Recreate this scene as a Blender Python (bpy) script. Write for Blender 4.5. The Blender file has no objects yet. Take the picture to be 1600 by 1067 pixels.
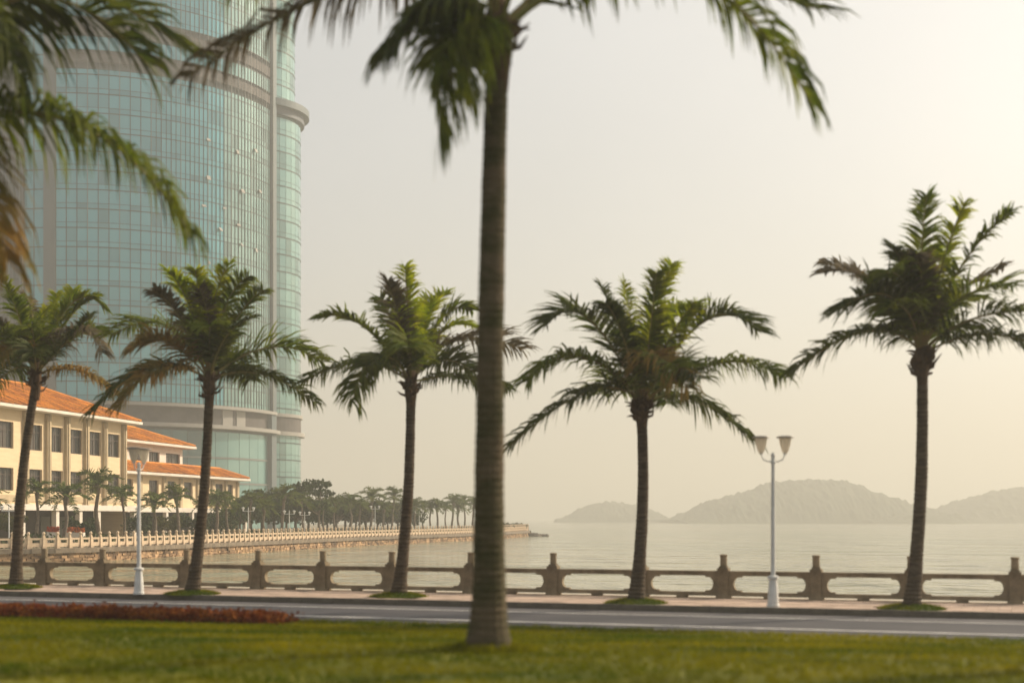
import bpy, math, random
import numpy as np
from mathutils import Vector, Matrix, noise as mnoise
random.seed(11); rng = np.random.default_rng(11)
R = math.radians
S = bpy.context.scene
COL = S.collection

# ------------------------------------------------------------------ camera, light, exposure
F = 2222.0; HC = 2.3; HOR = 810.0          # focal length in pixels of the 1600 px photograph, eye height, horizon row
cam = bpy.data.cameras.new("camera"); camo = bpy.data.objects.new("camera", cam); COL.objects.link(camo)
camo.location = (0, 0, HC); camo.rotation_euler = (R(90), 0, 0)
cam.sensor_width = 36; cam.lens = 36 * F / 1600; cam.shift_y = (HOR - 533.5) / 1600
cam.clip_start = 0.1; cam.clip_end = 20000
cam.dof.use_dof = True; cam.dof.focus_distance = 105; cam.dof.aperture_fstop = 0.5
S.camera = camo

SUN_AZ, SUN_EL = R(61), R(30)              # to the right of the view and beyond it
sdir = Vector((math.sin(SUN_AZ) * math.cos(SUN_EL), math.cos(SUN_AZ) * math.cos(SUN_EL), math.sin(SUN_EL)))
W = bpy.data.worlds.new("World"); S.world = W; W.use_nodes = True
nt = W.node_tree; nt.nodes.clear()
def wn(t, **k):
    n = nt.nodes.new(t)
    for a, b in k.items(): setattr(n, a, b)
    return n
out = wn('ShaderNodeOutputWorld'); add = wn('ShaderNodeAddShader')
sky = wn('ShaderNodeTexSky', sky_type='NISHITA'); sky.sun_disc = False
sky.sun_elevation = SUN_EL; sky.sun_rotation = SUN_AZ; sky.dust_density = 4; sky.air_density = 1.0; sky.ozone_density = .6
b1 = wn('ShaderNodeBackground'); b1.inputs[1].default_value = 0.045
nt.links.new(sky.outputs[0], b1.inputs[0])
# a veil of bright cloud all round, brighter towards the hidden sun
tc = wn('ShaderNodeTexCoord'); dot = wn('ShaderNodeVectorMath', operation='DOT_PRODUCT'); dot.inputs[1].default_value = sdir
nt.links.new(tc.outputs['Generated'], dot.inputs[0])
mr = wn('ShaderNodeMapRange'); mr.inputs['From Min'].default_value = 0.05; mr.inputs['From Max'].default_value = 1.0
mr.inputs['To Min'].default_value = 0.0; mr.inputs['To Max'].default_value = 1.0
mr.interpolation_type = 'SMOOTHSTEP'
nt.links.new(dot.outputs['Value'], mr.inputs['Value'])
cn = wn('ShaderNodeTexNoise'); cn.inputs['Scale'].default_value = 2.2; cn.inputs['Detail'].default_value = 4
nt.links.new(tc.outputs['Generated'], cn.inputs['Vector'])
cmx = wn('ShaderNodeMapRange'); cmx.inputs['From Min'].default_value = .3; cmx.inputs['From Max'].default_value = .7
cmx.inputs['To Min'].default_value = .9; cmx.inputs['To Max'].default_value = 1.08
nt.links.new(cn.outputs['Fac'], cmx.inputs['Value'])
mx = wn('ShaderNodeMix', data_type='RGBA'); mx.inputs[6].default_value = (.29, .29, .275, 1); mx.inputs[7].default_value = (.60, .575, .525, 1)
nt.links.new(mr.outputs[0], mx.inputs[0])
b2 = wn('ShaderNodeBackground')
nt.links.new(mx.outputs[2], b2.inputs[0]); nt.links.new(cmx.outputs[0], b2.inputs[1])
nt.links.new(b1.outputs[0], add.inputs[0]); nt.links.new(b2.outputs[0], add.inputs[1]); nt.links.new(add.outputs[0], out.inputs[0])

sl = bpy.data.lights.new("sun", 'SUN'); sl.energy = 5.0; sl.angle = R(2.5); sl.color = (1.0, .85, .64)
so = bpy.data.objects.new("sun", sl); COL.objects.link(so); so.rotation_euler = sdir.to_track_quat('Z', 'Y').to_euler(); so.location = (200, 200, 300)
S.view_settings.view_transform = 'Standard'; S.view_settings.look = 'None'; S.view_settings.gamma = 1
S.view_settings.exposure = 0.34; S.view_settings.use_curve_mapping = False
S.cycles.use_denoising = True
S.cycles.max_bounces = 6; S.cycles.diffuse_bounces = 3; S.cycles.glossy_bounces = 3; S.cycles.transmission_bounces = 4
S.cycles.volume_bounces = 1; S.cycles.transparent_max_bounces = 8
S.cycles.sample_clamp_indirect = 4

# ------------------------------------------------------------------ helpers
def P(px, py, Y): return Vector(((px - 800) / F * Y, Y, HC + (HOR - py) / F * Y))
def Yat(py, z=0.0): return (HC - z) * F / (py - HOR)
def mat(name, c, rough=.8, c2=None, scale=3., bump=0., metal=0., trans=0., spec=.3, detail=4, bscale=None, stretch=None, island=0., coord='Object', lo=.38, hi=.62):
    m = bpy.data.materials.new(name); m.use_nodes = True; n = m.node_tree; b = n.nodes['Principled BSDF']
    b.inputs['Roughness'].default_value = rough; b.inputs['Metallic'].default_value = metal
    b.inputs['Specular IOR Level'].default_value = spec
    b.inputs['Base Color'].default_value = (*c, 1)
    t = n.nodes.new('ShaderNodeTexCoord'); src = t.outputs[coord]
    if stretch:
        mp = n.nodes.new('ShaderNodeMapping'); mp.inputs['Scale'].default_value = stretch
        n.links.new(src, mp.inputs[0]); src = mp.outputs[0]
    last = None
    if c2:
        z = n.nodes.new('ShaderNodeTexNoise'); z.inputs['Scale'].default_value = scale; z.inputs['Detail'].default_value = detail
        z.inputs['Roughness'].default_value = .65
        n.links.new(src, z.inputs['Vector'])
        r = n.nodes.new('ShaderNodeMapRange'); r.inputs['From Min'].default_value = lo; r.inputs['From Max'].default_value = hi
        n.links.new(z.outputs['Fac'], r.inputs['Value'])
        x = n.nodes.new('ShaderNodeMix'); x.data_type = 'RGBA'; x.inputs[6].default_value = (*c, 1); x.inputs[7].default_value = (*c2, 1)
        n.links.new(r.outputs[0], x.inputs[0]); last = x.outputs[2]
    if island:
        g = n.nodes.new('ShaderNodeNewGeometry'); h = n.nodes.new('ShaderNodeHueSaturation')
        r = n.nodes.new('ShaderNodeMapRange'); r.inputs['To Min'].default_value = 1 - island; r.inputs['To Max'].default_value = 1 + island
        n.links.new(g.outputs['Random Per Island'], r.inputs['Value']); n.links.new(r.outputs[0], h.inputs['Value'])
        if last: n.links.new(last, h.inputs['Color'])
        else: h.inputs['Color'].default_value = (*c, 1)
        last = h.outputs[0]
    if last: n.links.new(last, b.inputs['Base Color'])
    if bump:
        z = n.nodes.new('ShaderNodeTexNoise'); z.inputs['Scale'].default_value = bscale or scale * 4; z.inputs['Detail'].default_value = 5
        n.links.new(src, z.inputs['Vector'])
        bp = n.nodes.new('ShaderNodeBump'); bp.inputs['Strength'].default_value = bump; bp.inputs['Distance'].default_value = .05
        n.links.new(z.outputs['Fac'], bp.inputs['Height']); n.links.new(bp.outputs[0], b.inputs['Normal'])
    if trans:
        tr = n.nodes.new('ShaderNodeBsdfTranslucent'); ms = n.nodes.new('ShaderNodeMixShader'); ms.inputs[0].default_value = trans
        if last: n.links.new(last, tr.inputs['Color'])
        else: tr.inputs['Color'].default_value = (*c, 1)
        o = n.nodes['Material Output']
        n.links.new(b.outputs[0], ms.inputs[1]); n.links.new(tr.outputs[0], ms.inputs[2]); n.links.new(ms.outputs[0], o.inputs['Surface'])
    return m
def glassmat(name, tint, alpha, rough=.05):
    m = bpy.data.materials.new(name); m.use_nodes = True; n = m.node_tree; b = n.nodes['Principled BSDF']
    b.inputs['Base Color'].default_value = (*tint, 1); b.inputs['Roughness'].default_value = rough; b.inputs['Specular IOR Level'].default_value = .7
    b.inputs['Alpha'].default_value = alpha
    return m

def vary_by_object(m, amt):
    n = m.node_tree; b = n.nodes['Principled BSDF']; l = b.inputs['Base Color'].links[0].from_socket
    oi = n.nodes.new('ShaderNodeObjectInfo'); g = n.nodes.new('ShaderNodeNewGeometry'); a = n.nodes.new('ShaderNodeMath'); a.operation = 'ADD'
    n.links.new(oi.outputs['Random'], a.inputs[0]); n.links.new(g.outputs['Random Per Island'], a.inputs[1])
    f = n.nodes.new('ShaderNodeMath'); f.operation = 'FRACT'; n.links.new(a.outputs[0], f.inputs[0])
    p = n.nodes.new('ShaderNodeMath'); p.operation = 'POWER'; p.inputs[1].default_value = 3; n.links.new(f.outputs[0], p.inputs[0])
    r = n.nodes.new('ShaderNodeMapRange'); r.inputs['To Min'].default_value = 1 + amt*.4; r.inputs['To Max'].default_value = 1 - amt
    n.links.new(p.outputs[0], r.inputs['Value']); h = n.nodes.new('ShaderNodeHueSaturation'); n.links.new(r.outputs[0], h.inputs['Value'])
    n.links.new(l, h.inputs['Color']); n.links.new(h.outputs[0], b.inputs['Base Color'])

class MB:
    def __init__(s): s.v = []; s.f = []
    def add(s, vs, fs):
        o = len(s.v); s.v += [tuple(v) for v in vs]; s.f += [tuple(i + o for i in f) for f in fs]; return s
    def box(s, x0, x1, y0, y1, z0, z1, M=None, jit=0):
        vs = [Vector((x, y, z)) for z in (z0, z1) for x, y in ((x0, y0), (x1, y0), (x1, y1), (x0, y1))]
        if jit: vs = [v + Vector([random.uniform(-jit, jit) for _ in range(3)]) for v in vs]
        if M is not None: vs = [M @ v for v in vs]
        return s.add(vs, [(3, 2, 1, 0), (4, 5, 6, 7), (0, 1, 5, 4), (1, 2, 6, 5), (2, 3, 7, 6), (3, 0, 4, 7)])
    def tube(s, pts, rads, n=8, cap=True):
        pts = [Vector(p) for p in pts]; vs = []; fs = []
        for i, p in enumerate(pts):
            t = (pts[min(i + 1, len(pts) - 1)] - pts[max(i - 1, 0)]).normalized()
            a = t.cross(Vector((0, 1, 0)) if abs(t.y) < .9 else Vector((1, 0, 0))).normalized(); b = t.cross(a)
            r = rads[i] if hasattr(rads, '__len__') else rads
            for k in range(n):
                q = 2 * math.pi * k / n; vs.append(p + a * (r * math.cos(q)) + b * (r * math.sin(q)))
        for i in range(len(pts) - 1):
            for k in range(n): fs.append((i*n+k, i*n+(k+1) % n, (i+1)*n+(k+1) % n, (i+1)*n+k))
        if cap: fs += [tuple(range(n))[::-1], tuple((len(pts)-1)*n + k for k in range(n))]
        return s.add(vs, fs)
    def lathe(s, prof, n=16, c=(0, 0, 0)):
        vs = [(c[0] + r * math.cos(2*math.pi*k/n), c[1] + r * math.sin(2*math.pi*k/n), c[2] + z) for r, z in prof for k in range(n)]
        fs = [(i*n+k, i*n+(k+1) % n, (i+1)*n+(k+1) % n, (i+1)*n+k) for i in range(len(prof)-1) for k in range(n)]
        fs += [tuple(range(n))[::-1], tuple((len(prof)-1)*n + k for k in range(n))]
        return s.add(vs, fs)
    def build(s, name, m, parent=None, loc=None, smooth=False):
        me = bpy.data.meshes.new(name); me.from_pydata(s.v, [], s.f); me.update()
        if m: me.materials.append(m)
        if smooth: me.polygons.foreach_set('use_smooth', [True] * len(me.polygons))
        return link(name, me, parent, loc)
def link(name, me, parent=None, loc=None):
    o = bpy.data.objects.new(name, me); COL.objects.link(o)
    if parent: o.parent = parent
    if loc is not None: o.location = loc
    return o
def npmesh(name, V, Fq, m, parent=None, smooth=False, loc=None):
    me = bpy.data.meshes.new(name); me.from_pydata(V.tolist() if hasattr(V, 'tolist') else V, [], Fq.tolist() if hasattr(Fq, 'tolist') else Fq); me.update()
    me.materials.append(m)
    if smooth: me.polygons.foreach_set('use_smooth', [True] * len(me.polygons))
    return link(name, me, parent, loc)
def tag(o, label=None, cat=None, group=None, kind=None):
    if label: o['label'] = label
    if cat: o['category'] = cat
    if group: o['group'] = group
    if kind: o['kind'] = kind
    return o
def empty(name, loc, label, cat, group=None, rz=0):
    o = bpy.data.objects.new(name, None); COL.objects.link(o); o.location = loc; o.rotation_euler.z = rz
    o.empty_display_size = .3
    return tag(o, label, cat, group)
def copy_tree(o, parent=None):
    c = o.copy(); COL.objects.link(c); c.parent = parent
    for ch in list(o.children): copy_tree(ch, c)
    return c

# road-aligned frame: e runs along the road from far left to near right, n points to the sea
TH = math.atan2(F, 6005.0)
E = Vector((math.cos(TH), -math.sin(TH), 0)); N = Vector((math.sin(TH), math.cos(TH), 0))
RZ = -TH
def RP(s, t, z=0.): return E * s + N * t + Vector((0, 0, z))
def s_of(px, t):            # station along the road where image column px crosses the line at distance t
    k = (px - 800) / F       # X = kY
    return t * (k * N.y - N.x) / (E.x - k * E.y)
T_RAIL, T_KERB, T_PALM, T_LAWN = 40.7, 36.6, 37.9, 28.7
MR = Matrix.Rotation(RZ, 4, 'Z')

# ------------------------------------------------------------------ materials
M = {}
M['stone'] = mat('weathered_stone', (.15, .115, .072), .9, (.35, .28, .185), 1.7, .5, bscale=30, lo=.32, hi=.68)
M['farstone'] = mat('pale_promenade_stone', (.68, .53, .37), .9, (.48, .36, .25), 1.2, .3, bscale=6)
M['masonry'] = mat('rough_seawall_stone', (.42, .27, .15), .95, (.16, .10, .06), .9, .6, bscale=6, island=.5)
M['coping'] = mat('grey_coping', (.24, .19, .14), .9, (.15, .12, .09), 1.5, .2)
M['paver'] = mat('pink_paving_slab', (.50, .37, .29), .9, (.38, .28, .215), 1.4, .2, island=.16)
M['joint'] = mat('paving_joint', (.20, .15, .12), .95)
M['kerb'] = mat('kerb_stone', (.11, .095, .075), .9, (.17, .145, .11), 2, .3, island=.15)
M['asphalt'] = mat('asphalt', (.040, .038, .045), .8, (.062, .058, .064), .35, .25, bscale=60, spec=.4)
M['asphalt2'] = mat('paler_asphalt', (.085, .08, .085), .8, (.12, .11, .11), .5, .2, bscale=60)
M['paint'] = mat('road_paint', (.80, .78, .74), .7, (.60, .58, .55), 2.2)
M['lawn'] = mat('lawn_soil', (.15, .14, .002), .95, (.06, .08, .002), .26, .5, bscale=12)
def grassmat():
    m = mat('grass_blades', (.25, .215, .001), .9, (.06, .095, .001), .24, 0, trans=.4, detail=5, stretch=(1, 2.2, 1), island=.3, spec=.0)
    return m
M['grass'] = grassmat()
M['red'] = mat('red_bedding_leaves', (.13, .018, .007), .8, (.26, .085, .012), 2.6, 0, trans=.25, island=.35, spec=.1)
M['trunk'] = mat('palm_trunk', (.052, .036, .022), .95, (.11, .08, .052), 3., .6, stretch=(1, 1, 5), bscale=14)
M['trunkg'] = mat('mossy_palm_trunk', (.12, .088, .052), .95, (.045, .043, .012), 1.1, .8, bscale=16, stretch=(1, 1, 2.2))
M['fibre'] = mat('palm_fibre', (.062, .038, .022), .95, (.11, .065, .035), 5, .5)
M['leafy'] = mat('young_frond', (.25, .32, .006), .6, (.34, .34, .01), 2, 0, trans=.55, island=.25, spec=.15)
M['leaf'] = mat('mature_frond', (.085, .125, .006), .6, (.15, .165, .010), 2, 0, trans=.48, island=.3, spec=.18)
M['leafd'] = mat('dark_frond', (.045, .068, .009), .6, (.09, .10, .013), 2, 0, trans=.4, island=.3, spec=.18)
M['leafb'] = mat('yellowing_frond', (.33, .19, .045), .7, (.18, .15, .03), 1.6, 0, trans=.4, island=.25, spec=.2)
M['leafg'] = mat('greying_frond', (.12, .10, .06), .7, (.17, .13, .07), 2, 0, trans=.3, island=.3, spec=.2)
M['rachis'] = mat('frond_rib', (.17, .17, .04), .6, (.22, .15, .05), 3)
M['farleaf'] = mat('far_palm_leaves', (.05, .085, .015), .7, (.13, .15, .025), .6, 0, trans=.3, island=.35, spec=.2)
M['bush'] = mat('evergreen_leaves', (.022, .042, .010), .75, (.05, .075, .016), .7, 0, trans=.2, island=.4, spec=.2)
M['bushy'] = mat('olive_leaves', (.07, .085, .022), .75, (.12, .11, .03), .7, 0, trans=.2, island=.4, spec=.2)
M['bark'] = mat('bark', (.12, .09, .065), .95, (.2, .16, .12), 3, .4)
M['white'] = mat('white_lamp_paint', (.74, .73, .70), .45, (.62, .61, .58), 3)
M['shade'] = mat('frosted_lantern', (.82, .77, .68), .35, trans=.65)
M['lid'] = mat('lantern_lid', (.30, .27, .24), .5, (.38, .35, .31), 5)
M['water'] = None
M['cream'] = mat('cream_render', (.70, .54, .34), .85, (.76, .60, .39), .5, .15, bscale=2, stretch=(1, 1, 6))
M['pil'] = mat('stone_pilaster', (.42, .33, .21), .85, (.50, .40, .26), .8, .1)
M['trim'] = mat('white_trim', (.76, .69, .60), .6, (.66, .59, .50), .7)
M['tile'] = mat('terracotta_tile', (.66, .25, .025), .8, (.46, .15, .02), .45, .0, island=.42)
M['tilebed'] = mat('tile_bed', (.33, .10, .03), .9, (.24, .08, .03), .8)
M['frame'] = mat('window_frame', (.10, .07, .055), .5)
M['frameg'] = mat('greenish_frame', (.20, .20, .17), .5)
M['pane'] = glassmat('window_glass', (.02, .025, .025), .45)
M['curtain'] = mat('curtain', (.30, .25, .22), .9, (.22, .18, .15), 2.5, stretch=(6, 6, .2))
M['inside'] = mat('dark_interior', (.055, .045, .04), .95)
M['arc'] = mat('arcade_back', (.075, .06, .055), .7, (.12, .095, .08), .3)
M['glassA'] = mat('teal_curtain_glass', (.11, .365, .42), .12, (.08, .31, .365), .03, metal=.3, spec=.8, coord='Object')  # broad two-tone noise paints a reflection gradient into the glass colour
M['glassB'] = mat('pale_curtain_glass', (.20, .34, .32), .15, (.14, .28, .27), .06, metal=.32, spec=.8)
M['glassC'] = mat('podium_glass', (.07, .14, .14), .10, (.05, .11, .115), .09, metal=.35, spec=.8)
M['mull'] = mat('dark_mullion', (.035, .045, .045), .5)
M['mullp'] = mat('pale_mullion', (.15, .16, .15), .5)
M['ring'] = mat('floor_band', (.02, .045, .045), .5)
M['brown'] = mat('brown_louvre_band', (.075, .066, .062), .8, (.11, .095, .088), .3)
M['conc'] = mat('tower_concrete', (.30, .285, .26), .8, (.36, .335, .30), .1)
M['column'] = mat('tower_column_cladding', (.10, .125, .135), .6, (.13, .15, .155), .05)
M['greyw'] = mat('grey_blue_cladding', (.075, .085, .10), .6, (.10, .11, .125), .1)
M['rock'] = mat('sea_rock', (.075, .06, .045), .95, (.13, .10, .07), 1, .6)
M['island'] = mat('island_forest', (.030, .045, .022), .95, (.05, .06, .03), .03, .6, bscale=.15)
M['earth'] = mat('promenade_paving', (.30, .24, .17), .95, (.22, .19, .12), .3)
M['flower'] = mat('red_flowers', (.45, .03, .02), .8, (.5, .1, .03), 4, island=.3)
M['oflower'] = mat('orange_flowers', (.5, .16, .03), .8, (.45, .09, .02), 4, island=.3)

def watermat():
    m = bpy.data.materials.new('sea_water'); m.use_nodes = True; n = m.node_tree; b = n.nodes['Principled BSDF']
    b.inputs['Roughness'].default_value = .09; b.inputs['IOR'].default_value = 1.33; b.inputs['Specular IOR Level'].default_value = .5
    g = n.nodes.new('ShaderNodeNewGeometry')
    z = n.nodes.new('ShaderNodeTexNoise'); z.inputs['Scale'].default_value = .012; z.inputs['Detail'].default_value = 3
    n.links.new(g.outputs['Position'], z.inputs['Vector'])
    x = n.nodes.new('ShaderNodeMix'); x.data_type = 'RGBA'; x.inputs[6].default_value = (.25, .25, .15, 1); x.inputs[7].default_value = (.33, .30, .19, 1)
    r = n.nodes.new('ShaderNodeMapRange'); r.inputs['From Min'].default_value = .35; r.inputs['From Max'].default_value = .65
    n.links.new(z.outputs['Fac'], r.inputs['Value']); n.links.new(r.outputs[0], x.inputs[0]); n.links.new(x.outputs[2], b.inputs['Base Color'])
    mp = n.nodes.new('ShaderNodeMapping'); mp.inputs['Scale'].default_value = (.75, 1.0, 1); mp.inputs['Rotation'].default_value = (0, 0, .25)
    n.links.new(g.outputs['Position'], mp.inputs[0])
    w1 = n.nodes.new('ShaderNodeTexNoise'); w1.inputs['Scale'].default_value = .42; w1.inputs['Detail'].default_value = 3; w1.inputs['Roughness'].default_value = .62
    n.links.new(mp.outputs[0], w1.inputs['Vector'])
    bp = n.nodes.new('ShaderNodeBump'); bp.inputs['Strength'].default_value = 1.; bp.inputs['Distance'].default_value = 1.0
    w2 = n.nodes.new('ShaderNodeTexNoise'); w2.inputs['Scale'].default_value = .085; w2.inputs['Detail'].default_value = 3; w2.inputs['Roughness'].default_value = .6
    n.links.new(mp.outputs[0], w2.inputs['Vector'])
    ml = n.nodes.new('ShaderNodeMath'); ml.operation = 'MULTIPLY_ADD'; ml.inputs[1].default_value = 4.0
    n.links.new(w2.outputs['Fac'], ml.inputs[0]); n.links.new(w1.outputs['Fac'], ml.inputs[2])
    n.links.new(ml.outputs[0], bp.inputs['Height']); n.links.new(bp.outputs[0], b.inputs['Normal'])
    return m
M['water'] = watermat()

for k_, a_ in (('glassA', .3), ('glassB', .35), ('glassC', .35)): vary_by_object(M[k_], a_)

# ------------------------------------------------------------------ setting: sea, land, road, lawn
ZW = -1.2
def sheet(name, pts, z, m):
    o = MB().add([(p[0], p[1], z) for p in pts], [tuple(range(len(pts)))]).build(name, m); return tag(o, kind='structure')
o = MB()
o.add([tuple(RP(-1500, T_RAIL + .6, ZW)), tuple(RP(400, T_RAIL + .6, ZW)), (3900, 300, ZW), (3900, 5950, ZW), (-3900, 5950, ZW), (-3900, 900, ZW)], [(0, 1, 2, 3, 4, 5)])
tag(o.build('sea', M['water']), kind='structure')

# far promenade coast: (image column, distance) of the foot of its wall
COAST = [(-260, 100), (-120, 106), (0, 110.5), (110, 115), (225, 125), (350, 141), (470, 162), (560, 182), (650, 203), (735, 228), (790, 252), (825, 280)]
cpts = [Vector(((x - 800) / F * Y, Y, 0)) for x, Y in COAST]
def smoothline(pts, step=.5):
    d = []
    for i in range(len(pts) - 1):
        p0 = pts[max(i-1, 0)]; p1 = pts[i]; p2 = pts[i+1]; p3 = pts[min(i+2, len(pts)-1)]
        for k in range(24):
            t = k / 24
            d.append(.5 * ((2*p1) + (-p0+p2)*t + (2*p0-5*p1+4*p2-p3)*t*t + (-p0+3*p1-3*p2+p3)*t**3))
    d.append(pts[-1]); out = [d[0].copy()]; acc = 0
    for a, b in zip(d, d[1:]):
        L = (b-a).length
        while acc + L >= step:
            r = (step-acc)/L; a = a.lerp(b, r); out.append(a.copy()); L = (b-a).length; acc = 0
        acc += L
    return out
ZL = -0.1
line = smoothline(cpts, .65)
tip = line[-1]
line += [tip + Vector((.4 - .02*i*i*.3, .65 * i, 0)) for i in range(1, 14)]       # the point turns back out of sight
back = [Vector((x, Y, 0)) for x, Y in ((-8, 300), (-22, 306), (-34, 300), (-44, 330), (-30, 520), (-120, 640), (-500, 640), (-500, 80))]
land = [Vector((p.x, p.y, 0)) for p in line[::6]] + [line[-1]] + back
o = sheet('promenade_ground', [(p.x, p.y) for p in land], ZL, M['earth'])
wl = MB()
for a, b in zip(line, line[1:]): wl.add([(a.x, a.y, ZW-.5), (b.x, b.y, ZW-.5), (b.x, b.y, ZL-.02), (a.x, a.y, ZL-.02)], [(0, 1, 2, 3)])
sw = empty('seawall', (0, 0, 0), 'rough pinkish masonry sea wall curving round the bay below the far promenade', 'sea wall')
wl.build('wall_core', M['masonry'], sw)
st = MB(); cop = MB()
for i in range(0, len(line)-1):
    a, b = line[i], line[i+1]; t = (b-a).normalized(); nn = Vector((t.y, -t.x, 0)); ang = math.atan2(t.y, t.x)
    for r in range(4):
        z0 = ZW - .15 + r * .24; off = (r % 2) * .3; h = .24
        Mx = Matrix.Translation(a + t * off) @ Matrix.Rotation(ang, 4, 'Z')
        pr = random.uniform(.05, .16) + (3 - r) * .06
        st.box(.02, .63, -pr, .05, z0 + .01, z0 + h - .01, Mx, jit=.035)
    Mx = Matrix.Translation(a) @ Matrix.Rotation(ang, 4, 'Z')
    if i % 3 == 0: cop.box(0.01, 1.93, -.32, .35, ZL - .36, ZL + .02, Mx)
tag(st.build('masonry_stone', M['masonry'], sw), kind='stuff')
cop.build('coping', M['coping'], sw)

# near quay edge, pavement, kerb, road, lawn
pv = MB(); pv.box(-220, 90, T_KERB + .16, T_RAIL + .75, -.6, -.03, MR)
tag(pv.build('pavement', M['joint']), kind='structure'); pav = bpy.data.objects['pavement']
qe = MB(); qe.box(-220, 90, T_RAIL + .23, T_RAIL + .78, -3, .012, MR); tag(qe.build('quay_edge', mat('pale_quay_edge', (.62, .55, .45), .8, (.5, .44, .36), 2)), kind='structure')
palm_px = [25, 300, 622, 993, 1424]
palm_s = [s_of(x, T_PALM) for x in palm_px]
sb = MB(); s0 = -40.
sl_w, sl_l = .5, .62
for r in range(8):
    t0 = T_KERB + .17 + r * .5
    s = s0 + (r % 2) * .31
    while s < 26:
        dz = random.uniform(-.004, .004)
        c = (s + .3, t0 + .25)
        if not any((c[0]-ps)**2 + (c[1]-T_PALM)**2 < .5 for ps in palm_s):
            sb.box(s + .008, s + sl_l - .008, t0 + .008, min(t0 + sl_w - .008, T_RAIL + .2), -.03, dz, MR)
        s += sl_l
tag(sb.build('paving_slab', M['paver'], pav), kind='stuff')
kb = MB(); kb.box(-220, 90, T_KERB + .0, T_KERB + .15, -.5, -.02, MR)
tag(kb.build('kerb', M['kerb']), kind='structure'); kerb = bpy.data.objects['kerb']
ks = MB().box(.006, .994, 0, .17, -.16, .015).build('kerb_stone', M['kerb'], kerb); kme = ks.data
for i in range(64):
    q = ks if i == 0 else link('kerb_stone', kme, kerb)
    q.location = RP(-42 + i, T_KERB - .015 + random.uniform(-.004, .004), random.uniform(-.004, .004)); q.rotation_euler.z = RZ
def strip(name, t0, t1, z, m, s0=-300, s1=150, kind='structure'):
    o = MB().add([tuple(RP(s0, t0, z)), tuple(RP(s1, t0, z)), tuple(RP(s1, t1, z)), tuple(RP(s0, t1, z))], [(0, 1, 2, 3)]).build(name, m)
    return tag(o, kind=kind)
strip('road', T_LAWN - .2, T_KERB + .02, -.15, M['asphalt'])
strip('road_gutter', 35.1, T_KERB + .01, -.146, M['asphalt2'])
strip('road_line', 34.97, 35.09, -.142, M['paint'])
strip('road_line', 31.62, 31.80, -.142, M['paint'])
strip('ground', -60, 12.2, -.02, M['asphalt'])
lk = MB(); lk.box(-220, 90, T_LAWN - .15, T_LAWN, -.4, .0, MR); tag(lk.build('lawn_kerb', M['kerb']), kind='structure')
def lawn_z(s, t):
    k = min(max((T_LAWN - .1 - t) / 9., 0), 1); k = k*k*(3-2*k)
    e = min(max((t - 12.0) / 3.0, 0), 1)
    return .015 + (.30 * k) * e + .03 * mnoise.noise(Vector((s*.35, t*.35, 0))) * k
V = []; Fc = []; ss = np.arange(-60, 40.1, 1.0); ts = np.arange(12.0, T_LAWN - .14, .705)
for s in ss:
    for t in ts: V.append(tuple(RP(s, t, lawn_z(s, t))))
nt_ = len(ts)
for i in range(len(ss)-1):
    for j in range(nt_-1): Fc.append((i*nt_+j, (i+1)*nt_+j, (i+1)*nt_+j+1, i*nt_+j+1))
o = MB().add(V, Fc).build('lawn', M['lawn'], smooth=True); tag(o, kind='structure')
# grass blades over the part of the lawn in view
def blades(name, pts, hmin, hmax, w, m, per=3, parent=None):
    n = len(pts) * per; pts = np.repeat(np.array(pts), per, 0) + np.c_[rng.normal(0, .03, (n, 2)), np.zeros(n)]
    a = rng.uniform(0, 2*np.pi, n); h = rng.uniform(hmin, hmax, n); l = rng.normal(0, .5, (n, 2)) * h[:, None]
    d = np.c_[np.cos(a), np.sin(a), np.zeros(n)] * w
    top = pts + np.c_[l, h]
    V = np.empty((n*3, 3)); V[0::3] = pts - d; V[1::3] = pts + d; V[2::3] = top
    Fq = np.arange(n*3).reshape(n, 3)
    return tag(npmesh(name, V, Fq, m, parent), kind='stuff')
gp = []
for _ in range(52000):
    t = 14.5 + (T_LAWN - .16 - 14.5) * random.random() ** .9; hw = t * .55
    s = random.uniform(-hw - t*.37 - 2, hw*.55 + 1)
    gp.append(tuple(RP(s, t, lawn_z(s, t) - .005)))
blades('lawn_grass', gp, .03, .085, .012, M['grass'])
# red bedding plants along the far edge of the lawn
gp = []
sR = s_of(455, 26.6)
for _ in range(12000):
    s = random.uniform(-31, sR); t = random.uniform(25.9, 27.3)
    c = .5 + .5 * mnoise.noise(Vector((s*1.7, t*1.5, 3)))
    if s > sR - .6 and random.random() > (sR - s) / .6: continue
    gp.append(tuple(RP(s, t, lawn_z(s, t) + random.random() * (.16 + .20 * c))))
n = len(gp); p = np.array(gp); per = 2
p = np.repeat(p, per, 0) + rng.normal(0, .03, (n*per, 3)); n *= per
A = rng.normal(0, 1, (n, 3)); A /= np.linalg.norm(A, axis=1)[:, None]; B = rng.normal(0, 1, (n, 3)); B = np.cross(A, B); B /= np.linalg.norm(B, axis=1)[:, None]
sz = rng.uniform(.03, .075, n)[:, None]
V = np.empty((n*4, 3)); V[0::4] = p - A*sz; V[1::4] = p - B*sz*.5; V[2::4] = p + A*sz; V[3::4] = p + B*sz*.5
tag(npmesh('red_ground_cover', V, np.arange(n*4).reshape(n, 4), M['red']), kind='stuff')

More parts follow.
